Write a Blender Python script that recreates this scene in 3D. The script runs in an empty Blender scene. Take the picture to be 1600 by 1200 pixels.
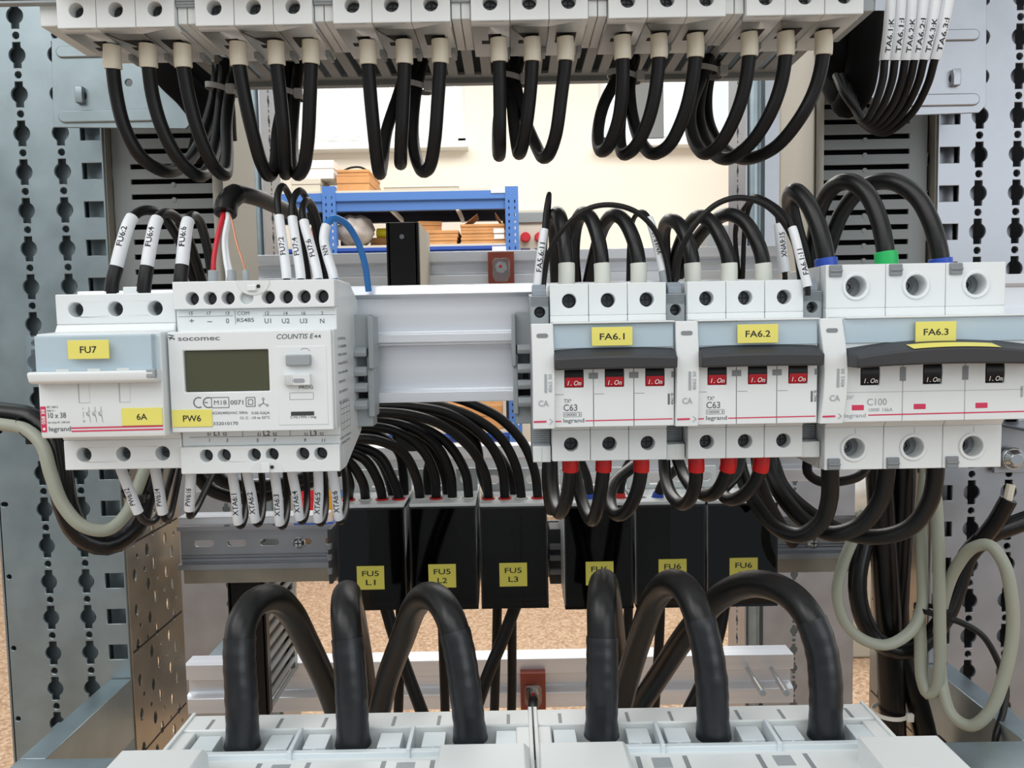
import bpy, bmesh, math, random
from mathutils import Vector, Matrix
from mathutils.geometry import delaunay_2d_cdt
random.seed(7)
D = bpy.data
SC = bpy.context.scene
COL = SC.collection

# ------------------------------------------------------------------ camera
# world frame in mm, camera at the origin: X right, Y into the cabinet, Z up
CAM_H = 1350.0          # camera height over the floor, mm
F_PX, PITCH, ROLL = 1250.0, 0.0709, 0.0185
CP, SP, CR, SR = math.cos(PITCH), math.sin(PITCH), math.cos(ROLL), math.sin(ROLL)
FWD = Vector((0, CP, -SP)); DWN = Vector((0, -SP, -CP)); RGT = Vector((1, 0, 0))
cam_d = D.cameras.new('camera'); cam = D.objects.new('camera', cam_d); COL.objects.link(cam)
cam_d.sensor_width = 36; cam_d.lens = F_PX / 1600 * 36; cam_d.clip_start = 0.01; cam_d.clip_end = 60
ix = RGT * CR + DWN * SR; iy = -(RGT * -SR + DWN * CR); iz = -FWD
mw = Matrix(((ix.x, iy.x, iz.x, 0), (ix.y, iy.y, iz.y, 0), (ix.z, iy.z, iz.z, CAM_H / 1000), (0, 0, 0, 1)))
cam.matrix_world = mw
SC.camera = cam

# ------------------------------------------------------------------ world, lights, exposure
wd = D.worlds.new('sky'); SC.world = wd; wd.use_nodes = True
nt = wd.node_tree; nt.nodes.clear()
tc = nt.nodes.new('ShaderNodeTexCoord'); sep = nt.nodes.new('ShaderNodeSeparateXYZ')
rp = nt.nodes.new('ShaderNodeValToRGB'); bg = nt.nodes.new('ShaderNodeBackground'); wo = nt.nodes.new('ShaderNodeOutputWorld')
mp = nt.nodes.new('ShaderNodeMapRange'); mp.inputs[1].default_value = -1; mp.inputs[2].default_value = 1
nt.links.new(tc.outputs['Generated'], sep.inputs[0]); nt.links.new(sep.outputs['Y'], mp.inputs[0])
nt.links.new(mp.outputs[0], rp.inputs[0]); nt.links.new(rp.outputs[0], bg.inputs[0]); nt.links.new(bg.outputs[0], wo.inputs[0])
rp.color_ramp.elements[0].position = 0.3; rp.color_ramp.elements[0].color = (0.34, 0.355, 0.365, 1)
rp.color_ramp.elements[1].position = 0.72; rp.color_ramp.elements[1].color = (1.0, 1.0, 1.0, 1)
bg.inputs[1].default_value = 1.15
def area(name, loc, tgt, sx, sy, power, col):
    l = D.lights.new(name, 'AREA'); l.shape = 'RECTANGLE'; l.size = sx; l.size_y = sy; l.energy = power; l.color = col
    o = D.objects.new(name, l); COL.objects.link(o); o.location = loc
    o.rotation_euler = (Vector(tgt) - Vector(loc)).to_track_quat('-Z', 'Y').to_euler()
    return o
area('ceiling_lamp_light', (-0.5, -1.2, 2.7), (-0.05, 0.45, 1.3), 2.8, 1.4, 29, (1.0, 0.985, 0.96))
area('ceiling_lamp_light', (-1.5, -0.4, 2.9), (-0.1, 0.5, 1.3), 0.5, 1.6, 9, (1.0, 0.97, 0.97))
area('window_daylight', (2.0, -2.3, 1.95), (0.1, 0.45, 1.3), 2.4, 1.2, 22, (0.90, 0.96, 1.0))
area('ceiling_lamp_light', (0.0, 3.4, 3.6), (0.0, 3.6, 0.0), 3.5, 2.0, 150, (1.0, 0.97, 0.92))
SC.view_settings.view_transform = 'Standard'; SC.view_settings.look = 'None'
SC.view_settings.exposure = 0.0; SC.view_settings.gamma = 1.0; SC.view_settings.use_curve_mapping = False

# ------------------------------------------------------------------ helpers
def V(*a): return Vector(a)
def P(px, py, Y):
    u, v = (px - 800) / F_PX, (py - 600) / F_PX
    a, b = u * CR - v * SR, u * SR + v * CR
    t = Y / (CP - b * SP)
    return Vector((a * t, Y, t * (-SP - b * CP)))
def W(p): return Vector((p[0] * .001, p[1] * .001, (p[2] + CAM_H) * .001))

def srgb(r, g, b):
    f = lambda c: (c / 255 / 12.92) if c / 255 <= .04045 else ((c / 255 + .055) / 1.055) ** 2.4
    return (f(r), f(g), f(b), 1)
MATS = {}
def mat(name, col, rough=.5, metal=0, spec=.5, noise=None, coat=0, bump=None, stretch=None):
    m = D.materials.new(name); m.use_nodes = True; n = m.node_tree.nodes; L = m.node_tree.links
    b = n['Principled BSDF']; b.inputs['Base Color'].default_value = col
    b.inputs['Roughness'].default_value = rough; b.inputs['Metallic'].default_value = metal
    b.inputs['Specular IOR Level'].default_value = spec; b.inputs['Coat Weight'].default_value = coat
    if noise or bump:
        tcn = n.new('ShaderNodeTexCoord'); src = tcn.outputs['Object']
        if stretch:
            mpn = n.new('ShaderNodeMapping'); mpn.inputs['Scale'].default_value = stretch
            L.new(src, mpn.inputs[0]); src = mpn.outputs[0]
    if noise:
        sc, amt, ramt = noise
        nz = n.new('ShaderNodeTexNoise'); nz.inputs['Scale'].default_value = sc; nz.inputs['Detail'].default_value = 5
        L.new(src, nz.inputs['Vector'])
        r = n.new('ShaderNodeValToRGB')
        r.color_ramp.elements[0].position = .3; r.color_ramp.elements[1].position = .7
        r.color_ramp.elements[0].color = tuple(c * (1 - amt) for c in col[:3]) + (1,)
        r.color_ramp.elements[1].color = tuple(min(1, c * (1 + amt)) for c in col[:3]) + (1,)
        L.new(nz.outputs['Fac'], r.inputs[0]); L.new(r.outputs[0], b.inputs['Base Color'])
        if ramt:
            q = n.new('ShaderNodeMapRange'); q.inputs[3].default_value = max(.02, rough - ramt); q.inputs[4].default_value = rough + ramt
            L.new(nz.outputs['Fac'], q.inputs[0]); L.new(q.outputs[0], b.inputs['Roughness'])
    if bump:
        nz2 = n.new('ShaderNodeTexNoise'); nz2.inputs['Scale'].default_value = bump[0]; nz2.inputs['Detail'].default_value = 3
        L.new(src, nz2.inputs['Vector'])
        bp = n.new('ShaderNodeBump'); bp.inputs['Strength'].default_value = bump[1]; bp.inputs['Distance'].default_value = .0005
        L.new(nz2.outputs['Fac'], bp.inputs['Height']); L.new(bp.outputs[0], b.inputs['Normal'])
    MATS[name] = m
    return m
def clear_mat(name, tint, glossy, rough=.08):
    m = D.materials.new(name); m.use_nodes = True; n = m.node_tree.nodes; L = m.node_tree.links
    n.remove(n['Principled BSDF']); o = n['Material Output']
    t = n.new('ShaderNodeBsdfTransparent'); t.inputs[0].default_value = tint
    g = n.new('ShaderNodeBsdfGlossy'); g.inputs['Roughness'].default_value = rough; g.inputs[0].default_value = (.9, .95, 1, 1)
    x = n.new('ShaderNodeMixShader'); x.inputs[0].default_value = glossy
    L.new(t.outputs[0], x.inputs[1]); L.new(g.outputs[0], x.inputs[2]); L.new(x.outputs[0], o.inputs['Surface'])
    MATS[name] = m
    return m
WHITE = mat('white_plastic', srgb(222, 227, 228), .38, bump=(900, .04))
WHITE2 = mat('pale_cover_plastic', srgb(217, 222, 222), .42)
COOL = mat('cool_white_plastic', srgb(206, 217, 222), .4)
GREY = mat('grey_plastic', srgb(150, 157, 161), .45)
MIDGREY = mat('mid_grey_plastic', srgb(128, 134, 138), .45)
DUCTM = mat('duct_grey_pvc', srgb(133, 138, 138), .5)
DUCTLID = mat('duct_lid_pvc', srgb(188, 184, 172), .5)
DARKBAR = mat('charcoal_toggle_plastic', srgb(54, 56, 60), .55)
BLACKP = mat('black_plastic', (.006, .006, .0065, 1), .4, spec=.35)
CABLE = mat('black_cable_pvc', (.006, .006, .0065, 1), .42, spec=.28, bump=(500, .08))
THICK = mat('black_rubber_cable', (.006, .0065, .007, 1), .36, spec=.4, noise=(60, .35, .08), bump=(400, .1))
SHRINK = mat('heat_shrink_tube', srgb(20, 23, 28), .36, noise=(45, .3, .1), bump=(120, .25))
WRAP = mat('black_wrap_foil', (.004, .004, .0045, 1), .28, spec=.35, bump=(60, .8))
GCABLE = mat('grey_green_cable_pvc', srgb(152, 156, 142), .45)
FERR = mat('cream_ferrule_plastic', srgb(214, 208, 190), .45)
FERRW = mat('white_ferrule_plastic', srgb(218, 222, 213), .42)
RED = mat('red_plastic', srgb(190, 20, 40), .4)
FRED = mat('red_ferrule_plastic', srgb(205, 20, 22), .4)
BLUE = mat('blue_plastic', srgb(38, 76, 175), .4)
LBLUE = mat('blue_wire_pvc', srgb(40, 110, 180), .4)
GREEN = mat('green_plastic', srgb(30, 180, 95), .45)
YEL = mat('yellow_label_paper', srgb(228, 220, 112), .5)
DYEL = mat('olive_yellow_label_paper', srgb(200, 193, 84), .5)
SLEEVE = mat('white_marker_sleeve', srgb(222, 226, 230), .3)
INK = mat('black_ink', (.012, .012, .014, 1), .6)
GINK = mat('grey_ink', srgb(98, 103, 108), .6)
LINK = mat('light_grey_ink', srgb(160, 166, 170), .6)
BINK = mat('brown_ink', srgb(72, 50, 44), .6)
RINK = mat('red_ink', srgb(205, 45, 85), .5)
WINK = mat('white_ink', srgb(235, 235, 235), .5)
PALEB = mat('pale_blue_paper', srgb(203, 216, 223), .5)
STEEL = mat('galvanised_steel', srgb(146, 160, 165), .36, metal=.75, noise=(38, .12, .08), bump=(30, .05))
STEELR = mat('galvanised_steel_lit', srgb(160, 163, 169), .36, metal=.75, noise=(30, .1, .08), bump=(40, .05))  # lighter copy of the steel: brighter reflection at the right put into the colour
STEELW = mat('zinc_side_plate', srgb(168, 160, 146), .34, metal=.75, noise=(30, .14, .08))
ALU = mat('brushed_aluminium', srgb(228, 232, 238), .32, metal=.5, noise=(120, .07, .06), stretch=(.03, 1, 1))
CHROME = mat('shiny_screw_steel', srgb(200, 205, 208), .18, metal=1)
DARKSCREW = mat('dark_screw_steel', srgb(70, 72, 74), .35, metal=.9)
HOLE = mat('dark_socket', (.012, .013, .014, 1), .7)
LCD = mat('lcd_glass_olive', srgb(72, 74, 52), .12, coat=.4)
BROWN = mat('red_brown_insulator', srgb(140, 62, 44), .5, noise=(60, .15, 0))
CARD = mat('brown_cardboard', srgb(190, 138, 88), .8, noise=(12, .1, 0))
RACKB = mat('blue_rack_paint', srgb(66, 110, 176), .45)
RACKD = mat('deep_blue_rack_paint', srgb(28, 70, 160), .45)
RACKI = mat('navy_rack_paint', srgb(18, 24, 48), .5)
BOARD = mat('shelf_board_wood', srgb(196, 190, 175), .7)
WALLM = mat('cream_wall_paint', srgb(236, 228, 214), .85, noise=(2, .02, 0))
FRAMEW = mat('white_window_paint', srgb(235, 235, 232), .5)
PILLG = mat('grey_window_post_paint', srgb(120, 122, 122), .6)
BLINDM = mat('white_blind_fabric', srgb(244, 244, 242), .9)
BAG = mat('grey_plastic_bag', srgb(160, 152, 146), .6, noise=(14, .2, .1))
BAGW = mat('white_plastic_wrap', srgb(222, 220, 214), .4, noise=(14, .08, .1))
YBOX = mat('yellow_box_card', srgb(232, 170, 40), .6)
YROLL = mat('bright_yellow_tape', srgb(236, 222, 30), .5)
PAPER = mat('white_label_paper', srgb(228, 228, 224), .6)
SHADEB = mat('matt_black_shade', (.004, .004, .004, 1), .8, spec=.1)  # matt black that stands in for shade in ducts and upper corners
TIEM = mat('light_grey_nylon', srgb(170, 172, 170), .45)
COPPER = mat('bare_copper', srgb(205, 140, 110), .3, metal=.8)
CLEAR = clear_mat('clear_plastic', (.96, .98, .99, 1), .07)
TINT = clear_mat('smoked_clear_plastic', (.17, .15, .15, 1), .03, .05)
CLEARB = clear_mat('clear_screw_cap', (.85, .85, .82, 1), .14)
def floor_mat():
    m = D.materials.new('tan_chip_floor'); m.use_nodes = True; n = m.node_tree.nodes; L = m.node_tree.links
    b = n['Principled BSDF']; b.inputs['Roughness'].default_value = .6
    t = n.new('ShaderNodeTexCoord'); vo = n.new('ShaderNodeTexVoronoi'); vo.inputs['Scale'].default_value = 105
    nz = n.new('ShaderNodeTexNoise'); nz.inputs['Scale'].default_value = 60; nz.inputs['Detail'].default_value = 6
    r = n.new('ShaderNodeValToRGB'); e = r.color_ramp.elements
    e[0].position = .2; e[0].color = srgb(146, 116, 92); e[1].position = .85; e[1].color = srgb(206, 184, 160)
    k = e.new(.5); k.color = srgb(180, 148, 118)
    mx = n.new('ShaderNodeMix'); mx.data_type = 'FLOAT'; mx.inputs[0].default_value = .55
    sp = n.new('ShaderNodeSeparateColor'); L.new(vo.outputs['Color'], sp.inputs[0])
    L.new(t.outputs['Object'], vo.inputs['Vector']); L.new(t.outputs['Object'], nz.inputs['Vector'])
    L.new(sp.outputs[0], mx.inputs[2]); L.new(nz.outputs['Fac'], mx.inputs[3])
    L.new(mx.outputs[0], r.inputs[0]); L.new(r.outputs[0], b.inputs['Base Color'])
    return m
FLOORM = floor_mat()

ORG = {}
class MB:
    """collects geometry in world mm, builds ONE mesh object"""
    def __init__(s): s.v = []; s.f = []
    def add(s, vs, fs):
        o = len(s.v); s.v += [Vector(x) for x in vs]; s.f += [tuple(i + o for i in f) for f in fs]; return s
    def box(s, x0, x1, y0, y1, z0, z1):
        vs = [(x, y, z) for x in (x0, x1) for y in (y0, y1) for z in (z0, z1)]
        return s.add(vs, [(0, 1, 3, 2), (4, 6, 7, 5), (0, 4, 5, 1), (2, 3, 7, 6), (0, 2, 6, 4), (1, 5, 7, 3)])
    def cyl(s, p0, p1, r0, r1=None, n=20, caps=True):
        r1 = r0 if r1 is None else r1; p0, p1 = Vector(p0), Vector(p1)
        t = (p1 - p0).normalized(); a = t.orthogonal().normalized(); b = t.cross(a)
        vs = []
        for p, r in ((p0, r0), (p1, r1)):
            vs += [p + (a * math.cos(2 * math.pi * i / n) + b * math.sin(2 * math.pi * i / n)) * r for i in range(n)]
        fs = [(i, (i + 1) % n, n + (i + 1) % n, n + i) for i in range(n)]
        if caps: fs += [tuple(range(n))[::-1], tuple(range(n, 2 * n))]
        return s.add(vs, fs)
    def ring(s, p0, p1, ri, ro, n=24):
        p0, p1 = Vector(p0), Vector(p1); t = (p1 - p0).normalized(); a = t.orthogonal().normalized(); b = t.cross(a)
        vs = []
        for p, r in ((p0, ri), (p0, ro), (p1, ro), (p1, ri)):
            vs += [p + (a * math.cos(2 * math.pi * i / n) + b * math.sin(2 * math.pi * i / n)) * r for i in range(n)]
        fs = []
        for k in range(4):
            k2 = (k + 1) % 4
            fs += [(k * n + i, k * n + (i + 1) % n, k2 * n + (i + 1) % n, k2 * n + i) for i in range(n)]
        return s.add(vs, fs)
    def prism(s, prof, x0, x1):
        """profile (y, z) extruded along X"""
        n = len(prof)
        vs = [(x0, y, z) for y, z in prof] + [(x1, y, z) for y, z in prof]
        fs = [(i, (i + 1) % n, n + (i + 1) % n, n + i) for i in range(n)] + [tuple(range(n))[::-1], tuple(range(n, 2 * n))]
        return s.add(vs, fs)
    def slab(s, prof, z0, z1):
        """profile (x, y) extruded along Z"""
        n = len(prof)
        vs = [(x, y, z0) for x, y in prof] + [(x, y, z1) for x, y in prof]
        fs = [(i, (i + 1) % n, n + (i + 1) % n, n + i) for i in range(n)] + [tuple(range(n))[::-1], tuple(range(n, 2 * n))]
        return s.add(vs, fs)
    def face(s, prof, y0, y1):
        """profile (x, z) extruded along Y"""
        n = len(prof)
        vs = [(x, y0, z) for x, z in prof] + [(x, y1, z) for x, z in prof]
        fs = [(i, (i + 1) % n, n + (i + 1) % n, n + i) for i in range(n)] + [tuple(range(n))[::-1], tuple(range(n, 2 * n))]
        return s.add(vs, fs)
    def tube(s, pts, r, n=12, rad=None):
        m = len(pts); tans = []
        for i in range(m):
            t = pts[min(i + 1, m - 1)] - pts[max(i - 1, 0)]; tans.append(t.normalized() if t.length else V(0, 0, 1))
        a = tans[0].orthogonal().normalized(); vs = []
        for i in range(m):
            if i: a = (a - tans[i] * a.dot(tans[i]))
            a = a.normalized() if a.length > 1e-6 else tans[i].orthogonal().normalized()
            b = tans[i].cross(a); rr = rad[i] if rad else r
            vs += [pts[i] + (a * math.cos(2 * math.pi * k / n) + b * math.sin(2 * math.pi * k / n)) * rr for k in range(n)]
        fs = [(i * n + k, i * n + (k + 1) % n, (i + 1) * n + (k + 1) % n, (i + 1) * n + k) for i in range(m - 1) for k in range(n)]
        fs += [tuple(range(n))[::-1], tuple(range((m - 1) * n, m * n))]
        return s.add(vs, fs)
    def blob(s, c, rx, ry, rz, n=14, m=9, jit=0.0, rnd=None):
        vs = []; fs = []
        for i in range(m + 1):
            th = math.pi * i / m
            for k in range(n):
                ph = 2 * math.pi * k / n; j = 1 + (rnd.uniform(-jit, jit) if rnd and 0 < i < m else 0)
                vs.append((c[0] + rx * j * math.sin(th) * math.cos(ph), c[1] + ry * j * math.sin(th) * math.sin(ph), c[2] + rz * j * math.cos(th)))
        fs = [(i * n + k, i * n + (k + 1) % n, (i + 1) * n + (k + 1) % n, (i + 1) * n + k) for i in range(m) for k in range(n)]
        return s.add(vs, fs)
    def text(s, t, x, z, y, h, w=None, anchor='c', italic=0, up=False):
        """flat lettering facing the camera side; (x, z) anchor of the baseline middle/left; cap height h mm; up = reads bottom to top"""
        vs, fs, wid = text2d(t, h)
        k = (w / wid) if w else 1.0; ww = wid * k
        ox = {'c': -ww / 2, 'l': 0, 'r': -ww}[anchor]
        o = []
        for a, b in vs:
            a2 = a * k + ox + italic * b
            o.append((x - b, y, z + a2) if up else (x + a2, y, z + b))
        return s.add(o, fs)
    def line(s, x0, z0, x1, z1, y, wd):
        d = Vector((x1 - x0, z1 - z0)); n = Vector((-d.y, d.x)).normalized() * wd / 2
        return s.add([(x0 + n.x, y, z0 + n.y), (x1 + n.x, y, z1 + n.y), (x1 - n.x, y, z1 - n.y), (x0 - n.x, y, z0 - n.y)], [(0, 1, 2, 3)])
    def rectline(s, x0, x1, z0, z1, y, wd):
        s.line(x0, z0, x1, z0, y, wd); s.line(x1, z0, x1, z1, y, wd); s.line(x1, z1, x0, z1, y, wd); s.line(x0, z1, x0, z0, y, wd); return s
    def arc(s, cx, cz, r, a0, a1, y, wd, n=14):
        p = [(cx + r * math.cos(math.radians(a0 + (a1 - a0) * i / n)), cz + r * math.sin(math.radians(a0 + (a1 - a0) * i / n))) for i in range(n + 1)]
        for i in range(n): s.line(*p[i], *p[i + 1], y, wd)
        return s
    def build(s, name, m, parent=None, origin=None, bevel=0, smooth=True, sharp=38, seg=2):
        if parent is not None: o = ORG[parent.name]
        elif origin is not None: o = Vector(origin)
        else:
            lo = Vector([min(v[i] for v in s.v) for i in range(3)]); hi = Vector([max(v[i] for v in s.v) for i in range(3)])
            o = Vector(((lo.x + hi.x) / 2, (lo.y + hi.y) / 2, lo.z))
        me = D.meshes.new(name); me.from_pydata([(v - o) * .001 for v in s.v], [], s.f)
        bm = bmesh.new(); bm.from_mesh(me)
        bmesh.ops.remove_doubles(bm, verts=bm.verts, dist=1e-7)
        bmesh.ops.recalc_face_normals(bm, faces=bm.faces)
        if smooth:
            for f in bm.faces: f.smooth = True
            ca = math.radians(sharp)
            for e in bm.edges:
                if len(e.link_faces) == 2 and e.calc_face_angle(0) > ca: e.smooth = False
        bm.to_mesh(me); bm.free()
        ob = D.objects.new(name, me); COL.objects.link(ob)
        me.materials.append(m)
        if parent is not None: ob.parent = parent
        else: ob.location = W(o)
        ORG[ob.name] = o.copy()
        if bevel:
            b = ob.modifiers.new('bevel', 'BEVEL'); b.width = bevel * .001; b.segments = seg; b.limit_method = 'ANGLE'; b.angle_limit = math.radians(45); b.use_clamp_overlap = True
        return ob
_T = {}
def text2d(t, h):
    if t not in _T:
        c = D.curves.new('t', 'FONT'); c.body = t; c.size = 1.0; c.resolution_u = 3; c.offset = 0 if 'M' in t else .012
        o = D.objects.new('t', c); me = D.meshes.new_from_object(o)
        vs = [(v.co.x, v.co.y) for v in me.vertices]; fs = [tuple(p.vertices) for p in me.polygons]
        D.objects.remove(o); D.curves.remove(c); D.meshes.remove(me); _T[t] = (vs, fs)
    vs, fs = _T[t]; k = h / .70
    x0 = min(v[0] for v in vs); x1 = max(v[0] for v in vs)
    return [((a - x0) * k, b * k) for a, b in vs], fs, (x1 - x0) * k
def circle(cx, cy, r, n=20, ry=None):
    return [(cx + r * math.cos(2 * math.pi * i / n), cy + (ry or r) * math.sin(2 * math.pi * i / n)) for i in range(n)]
def rect(x0, x1, y0, y1): return [(x0, y0), (x1, y0), (x1, y1), (x0, y1)]
def pill(cx, cy, w, h, n=8):
    r = h / 2; o = []
    for i in range(n + 1): a = -math.pi / 2 + math.pi * i / n; o.append((cx + w / 2 - r + r * math.cos(a), cy + r * math.sin(a)))
    for i in range(n + 1): a = math.pi / 2 + math.pi * i / n; o.append((cx - w / 2 + r + r * math.cos(a), cy + r * math.sin(a)))
    return o
def keyhole(cx, cy, r=5.4, nw=2.5, nh=8.2, n=10):
    o = []; a0 = math.asin(nw / r)
    for i in range(n + 1): a = -math.pi / 2 + a0 + (math.pi - 2 * a0) * i / n; o.append((cx + r * math.cos(a), cy + r * math.sin(a)))
    o += [(cx + nw, cy + nh), (cx - nw, cy + nh)]
    for i in range(n + 1): a = math.pi / 2 + a0 + (math.pi - 2 * a0) * i / n; o.append((cx + r * math.cos(a), cy + r * math.sin(a)))
    o += [(cx - nw, cy - nh), (cx + nw, cy - nh)]
    return o
def plate(mb, outer, holes, th, fn):
    """2D outline with holes, thickness th; fn(u, v, w) -> world mm, w in 0..th"""
    pts = []; fcs = []
    for poly in [outer] + holes:
        o = len(pts); n = len(poly)
        ar = sum(poly[i][0] * poly[(i + 1) % n][1] - poly[(i + 1) % n][0] * poly[i][1] for i in range(n))
        q = poly if ar > 0 else poly[::-1]
        pts += [Vector((p[0], p[1])) for p in q]; fcs.append(list(range(o, o + n)))
    v2, e2, f2, _, _, of = delaunay_2d_cdt(pts, [], fcs, 1, 1e-5)
    f2 = [f for f, o in zip(f2, of) if list(o) == [0]]
    cnt = {}
    for f in f2:
        for i in range(len(f)):
            k = (f[i], f[(i + 1) % len(f)]); cnt[k] = 1
    bd = [k for k in cnt if (k[1], k[0]) not in cnt]
    n = len(v2)
    vs = [fn(p.x, p.y, 0) for p in v2] + [fn(p.x, p.y, th) for p in v2]
    fs = [tuple(f)[::-1] for f in f2] + [tuple(i + n for i in f) for f in f2] + [(a, b, b + n, a + n) for a, b in bd]
    mb.add(vs, fs); return mb
def fplate(mb, outer, holes, y0, y1): return plate(mb, outer, holes, y1 - y0, lambda u, v, w: (u, y0 + w, v))

def tag(o, label, cat, group=None, kind=None):
    o['label'] = label; o['category'] = cat
    if group: o['group'] = group
    if kind: o['kind'] = kind
    return o
def thing(name, label, cat, o, group=None):
    e = D.objects.new(name, None); COL.objects.link(e); e.empty_display_size = .01
    e.location = W(o); ORG[e.name] = Vector(o); tag(e, label, cat, group); return e
def struct(o): o['kind'] = 'structure'; return o
def copy_tree(o, parent=None):
    c = o.copy(); COL.objects.link(c); ORG[c.name] = ORG[o.name]
    if parent is not None: c.parent = parent
    for ch in list(o.children): copy_tree(ch, c)
    return c

class Path:
    def __init__(s, pts, step=2.0):
        """Catmull-Rom (centripetal) through world mm points"""
        q = [p for i, p in enumerate(pts) if i == 0 or (p - pts[i - 1]).length > .3]
        q = [q[0] * 2 - q[1]] + q + [q[-1] * 2 - q[-2]]; out = []
        for i in range(1, len(q) - 2):
            p0, p1, p2, p3 = q[i - 1:i + 3]
            t = [0]
            for a, b in ((p0, p1), (p1, p2), (p2, p3)): t.append(t[-1] + max(1e-4, (b - a).length ** .5))
            n = max(3, int((p2 - p1).length / step))
            for k in range(n):
                x = t[1] + (t[2] - t[1]) * k / n
                A1 = p0 * ((t[1] - x) / (t[1] - t[0])) + p1 * ((x - t[0]) / (t[1] - t[0]))
                A2 = p1 * ((t[2] - x) / (t[2] - t[1])) + p2 * ((x - t[1]) / (t[2] - t[1]))
                A3 = p2 * ((t[3] - x) / (t[3] - t[2])) + p3 * ((x - t[2]) / (t[3] - t[2]))
                B1 = A1 * ((t[2] - x) / (t[2] - t[0])) + A2 * ((x - t[0]) / (t[2] - t[0]))
                B2 = A2 * ((t[3] - x) / (t[3] - t[1])) + A3 * ((x - t[1]) / (t[3] - t[1]))
                out.append(B1 * ((t[2] - x) / (t[2] - t[1])) + B2 * ((x - t[1]) / (t[2] - t[1])))
        out.append(q[-2]); s.p = out
        s.s = [0]
        for a, b in zip(out, out[1:]): s.s.append(s.s[-1] + (b - a).length)
        s.len = s.s[-1]
    def at(s, x):
        x = min(max(x, 0), s.len)
        for i in range(len(s.p) - 1):
            if s.s[i + 1] >= x:
                d = s.s[i + 1] - s.s[i]; k = (x - s.s[i]) / d if d else 0
                return s.p[i].lerp(s.p[i + 1], k), (s.p[i + 1] - s.p[i]).normalized()
        return s.p[-1], (s.p[-1] - s.p[-2]).normalized()
    def sub(s, a, b, n=10): return [s.at(a + (b - a) * i / n)[0] for i in range(n + 1)]
def pxpath(pts, step=2.0): return Path([P(*p) for p in pts], step)
def wrap_text(mb, path, sc, r, t, h, sgn=1, w=None):
    """lettering bent round a sleeve, reading upwards; sgn = +1 when the path runs upwards"""
    vs, fs, wid = text2d(t, h); k = w / wid if w else 1
    bm = bmesh.new(); bv = [bm.verts.new((a * k - wid * k / 2, b - h / 2, 0)) for a, b in vs]
    for f in fs:
        try: bm.faces.new([bv[i] for i in f])
        except ValueError: pass
    bmesh.ops.triangulate(bm, faces=bm.faces)
    le = [e for e in bm.edges if e.calc_length() > .6]
    bmesh.ops.subdivide_edges(bm, edges=le, cuts=2)
    bm.verts.index_update(); o = []
    for v in bm.verts:
        p, T = path.at(sc + sgn * v.co.x); T = T * sgn
        N = Vector((0, -1, .0)); N = (N - T * N.dot(T)).normalized(); Lf = N.cross(T); a = v.co.y / r
        o.append(p + (N * math.cos(a) + Lf * math.sin(a)) * (r + .12))
    f2 = [tuple(v.index for v in f.verts) for f in bm.faces]; bm.free()
    mb.add(o, f2)
def cable(name, label, cat, pts, r, m, group=None, step=2.0, n=12, world=False):
    pa = Path(pts, step) if world else pxpath(pts, step)
    o = MB().tube(pa.p, r, n).build(name, m, origin=pa.p[0], sharp=60); tag(o, label, cat, group)
    return o, pa
def collar(o, pa, a, b, r, m, name='ferrule', n=16, r2=None, k=6):
    pts = pa.sub(a, b, k); rad = [r + ((r2 or r) - r) * i / k for i in range(k + 1)]
    return MB().tube(pts, r, n, rad).build(name, m, o, bevel=.25)
def marker(o, pa, a, b, r, t, sgn, h=2.6, w=None, k=16, off=.5):
    sl = MB().tube(pa.sub(a, b, k), r, 16).build('marker_sleeve', SLEEVE, o, sharp=60)
    mb = MB(); wrap_text(mb, pa, a + (b - a) * off, r, t, h, sgn, w); mb.build('lettering', INK, sl, smooth=False)
    return sl
# ================================================================== THE ROOM
ZF = -CAM_H
struct(MB().box(-7000, 7000, -3000, 6000, ZF - 60, ZF).build('floor', FLOORM))
YW = 5600
def zpx(py, Y, px=800): return P(px, py, Y).z
def xpx(px, Y, py=600): return P(px, py, Y).x
wl = xpx(330, YW, 150); wr = xpx(726, YW, 150); wb = zpx(226, YW, 700); wr0 = xpx(935, YW, 150); wr1 = xpx(1330, YW, 150); wb2 = zpx(222, YW, 1060); wt = wb + 1500
mbw = MB(); fplate(mbw, rect(-7000, 7000, ZF, 2600), [rect(wl, wr, wb, wt), rect(wr0, wr1, wb2, wt)], YW, YW + 200)
struct(mbw.build('wall_back', WALLM, smooth=False))
def window(nm, x0, x1, z0, z1):
    m = MB(); f = 55
    m.box(x0, x0 + f, YW + 60, YW + 130, z0, z1).box(x1 - f, x1, YW + 60, YW + 130, z0, z1).box(x0, x1, YW + 60, YW + 130, z0, z0 + f).box(x0, x1, YW + 60, YW + 130, z1 - f, z1)
    o = m.build(nm, FRAMEW, smooth=False); struct(o)
    MB().box(x0 - 40, x1 + 20, YW - 120, YW + 60, z0 - 45, z0).build('window_sill', FRAMEW, o, bevel=6)
    MB().box(x0 + f, x1 - f, YW + 90, YW + 96, z0 + f, z1 - f).build('window_pane', CLEAR, o)
    return o
window('window_1', wl, wr, wb, wt); window('window_2', wr0, wr1, wb2, wt)
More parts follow.
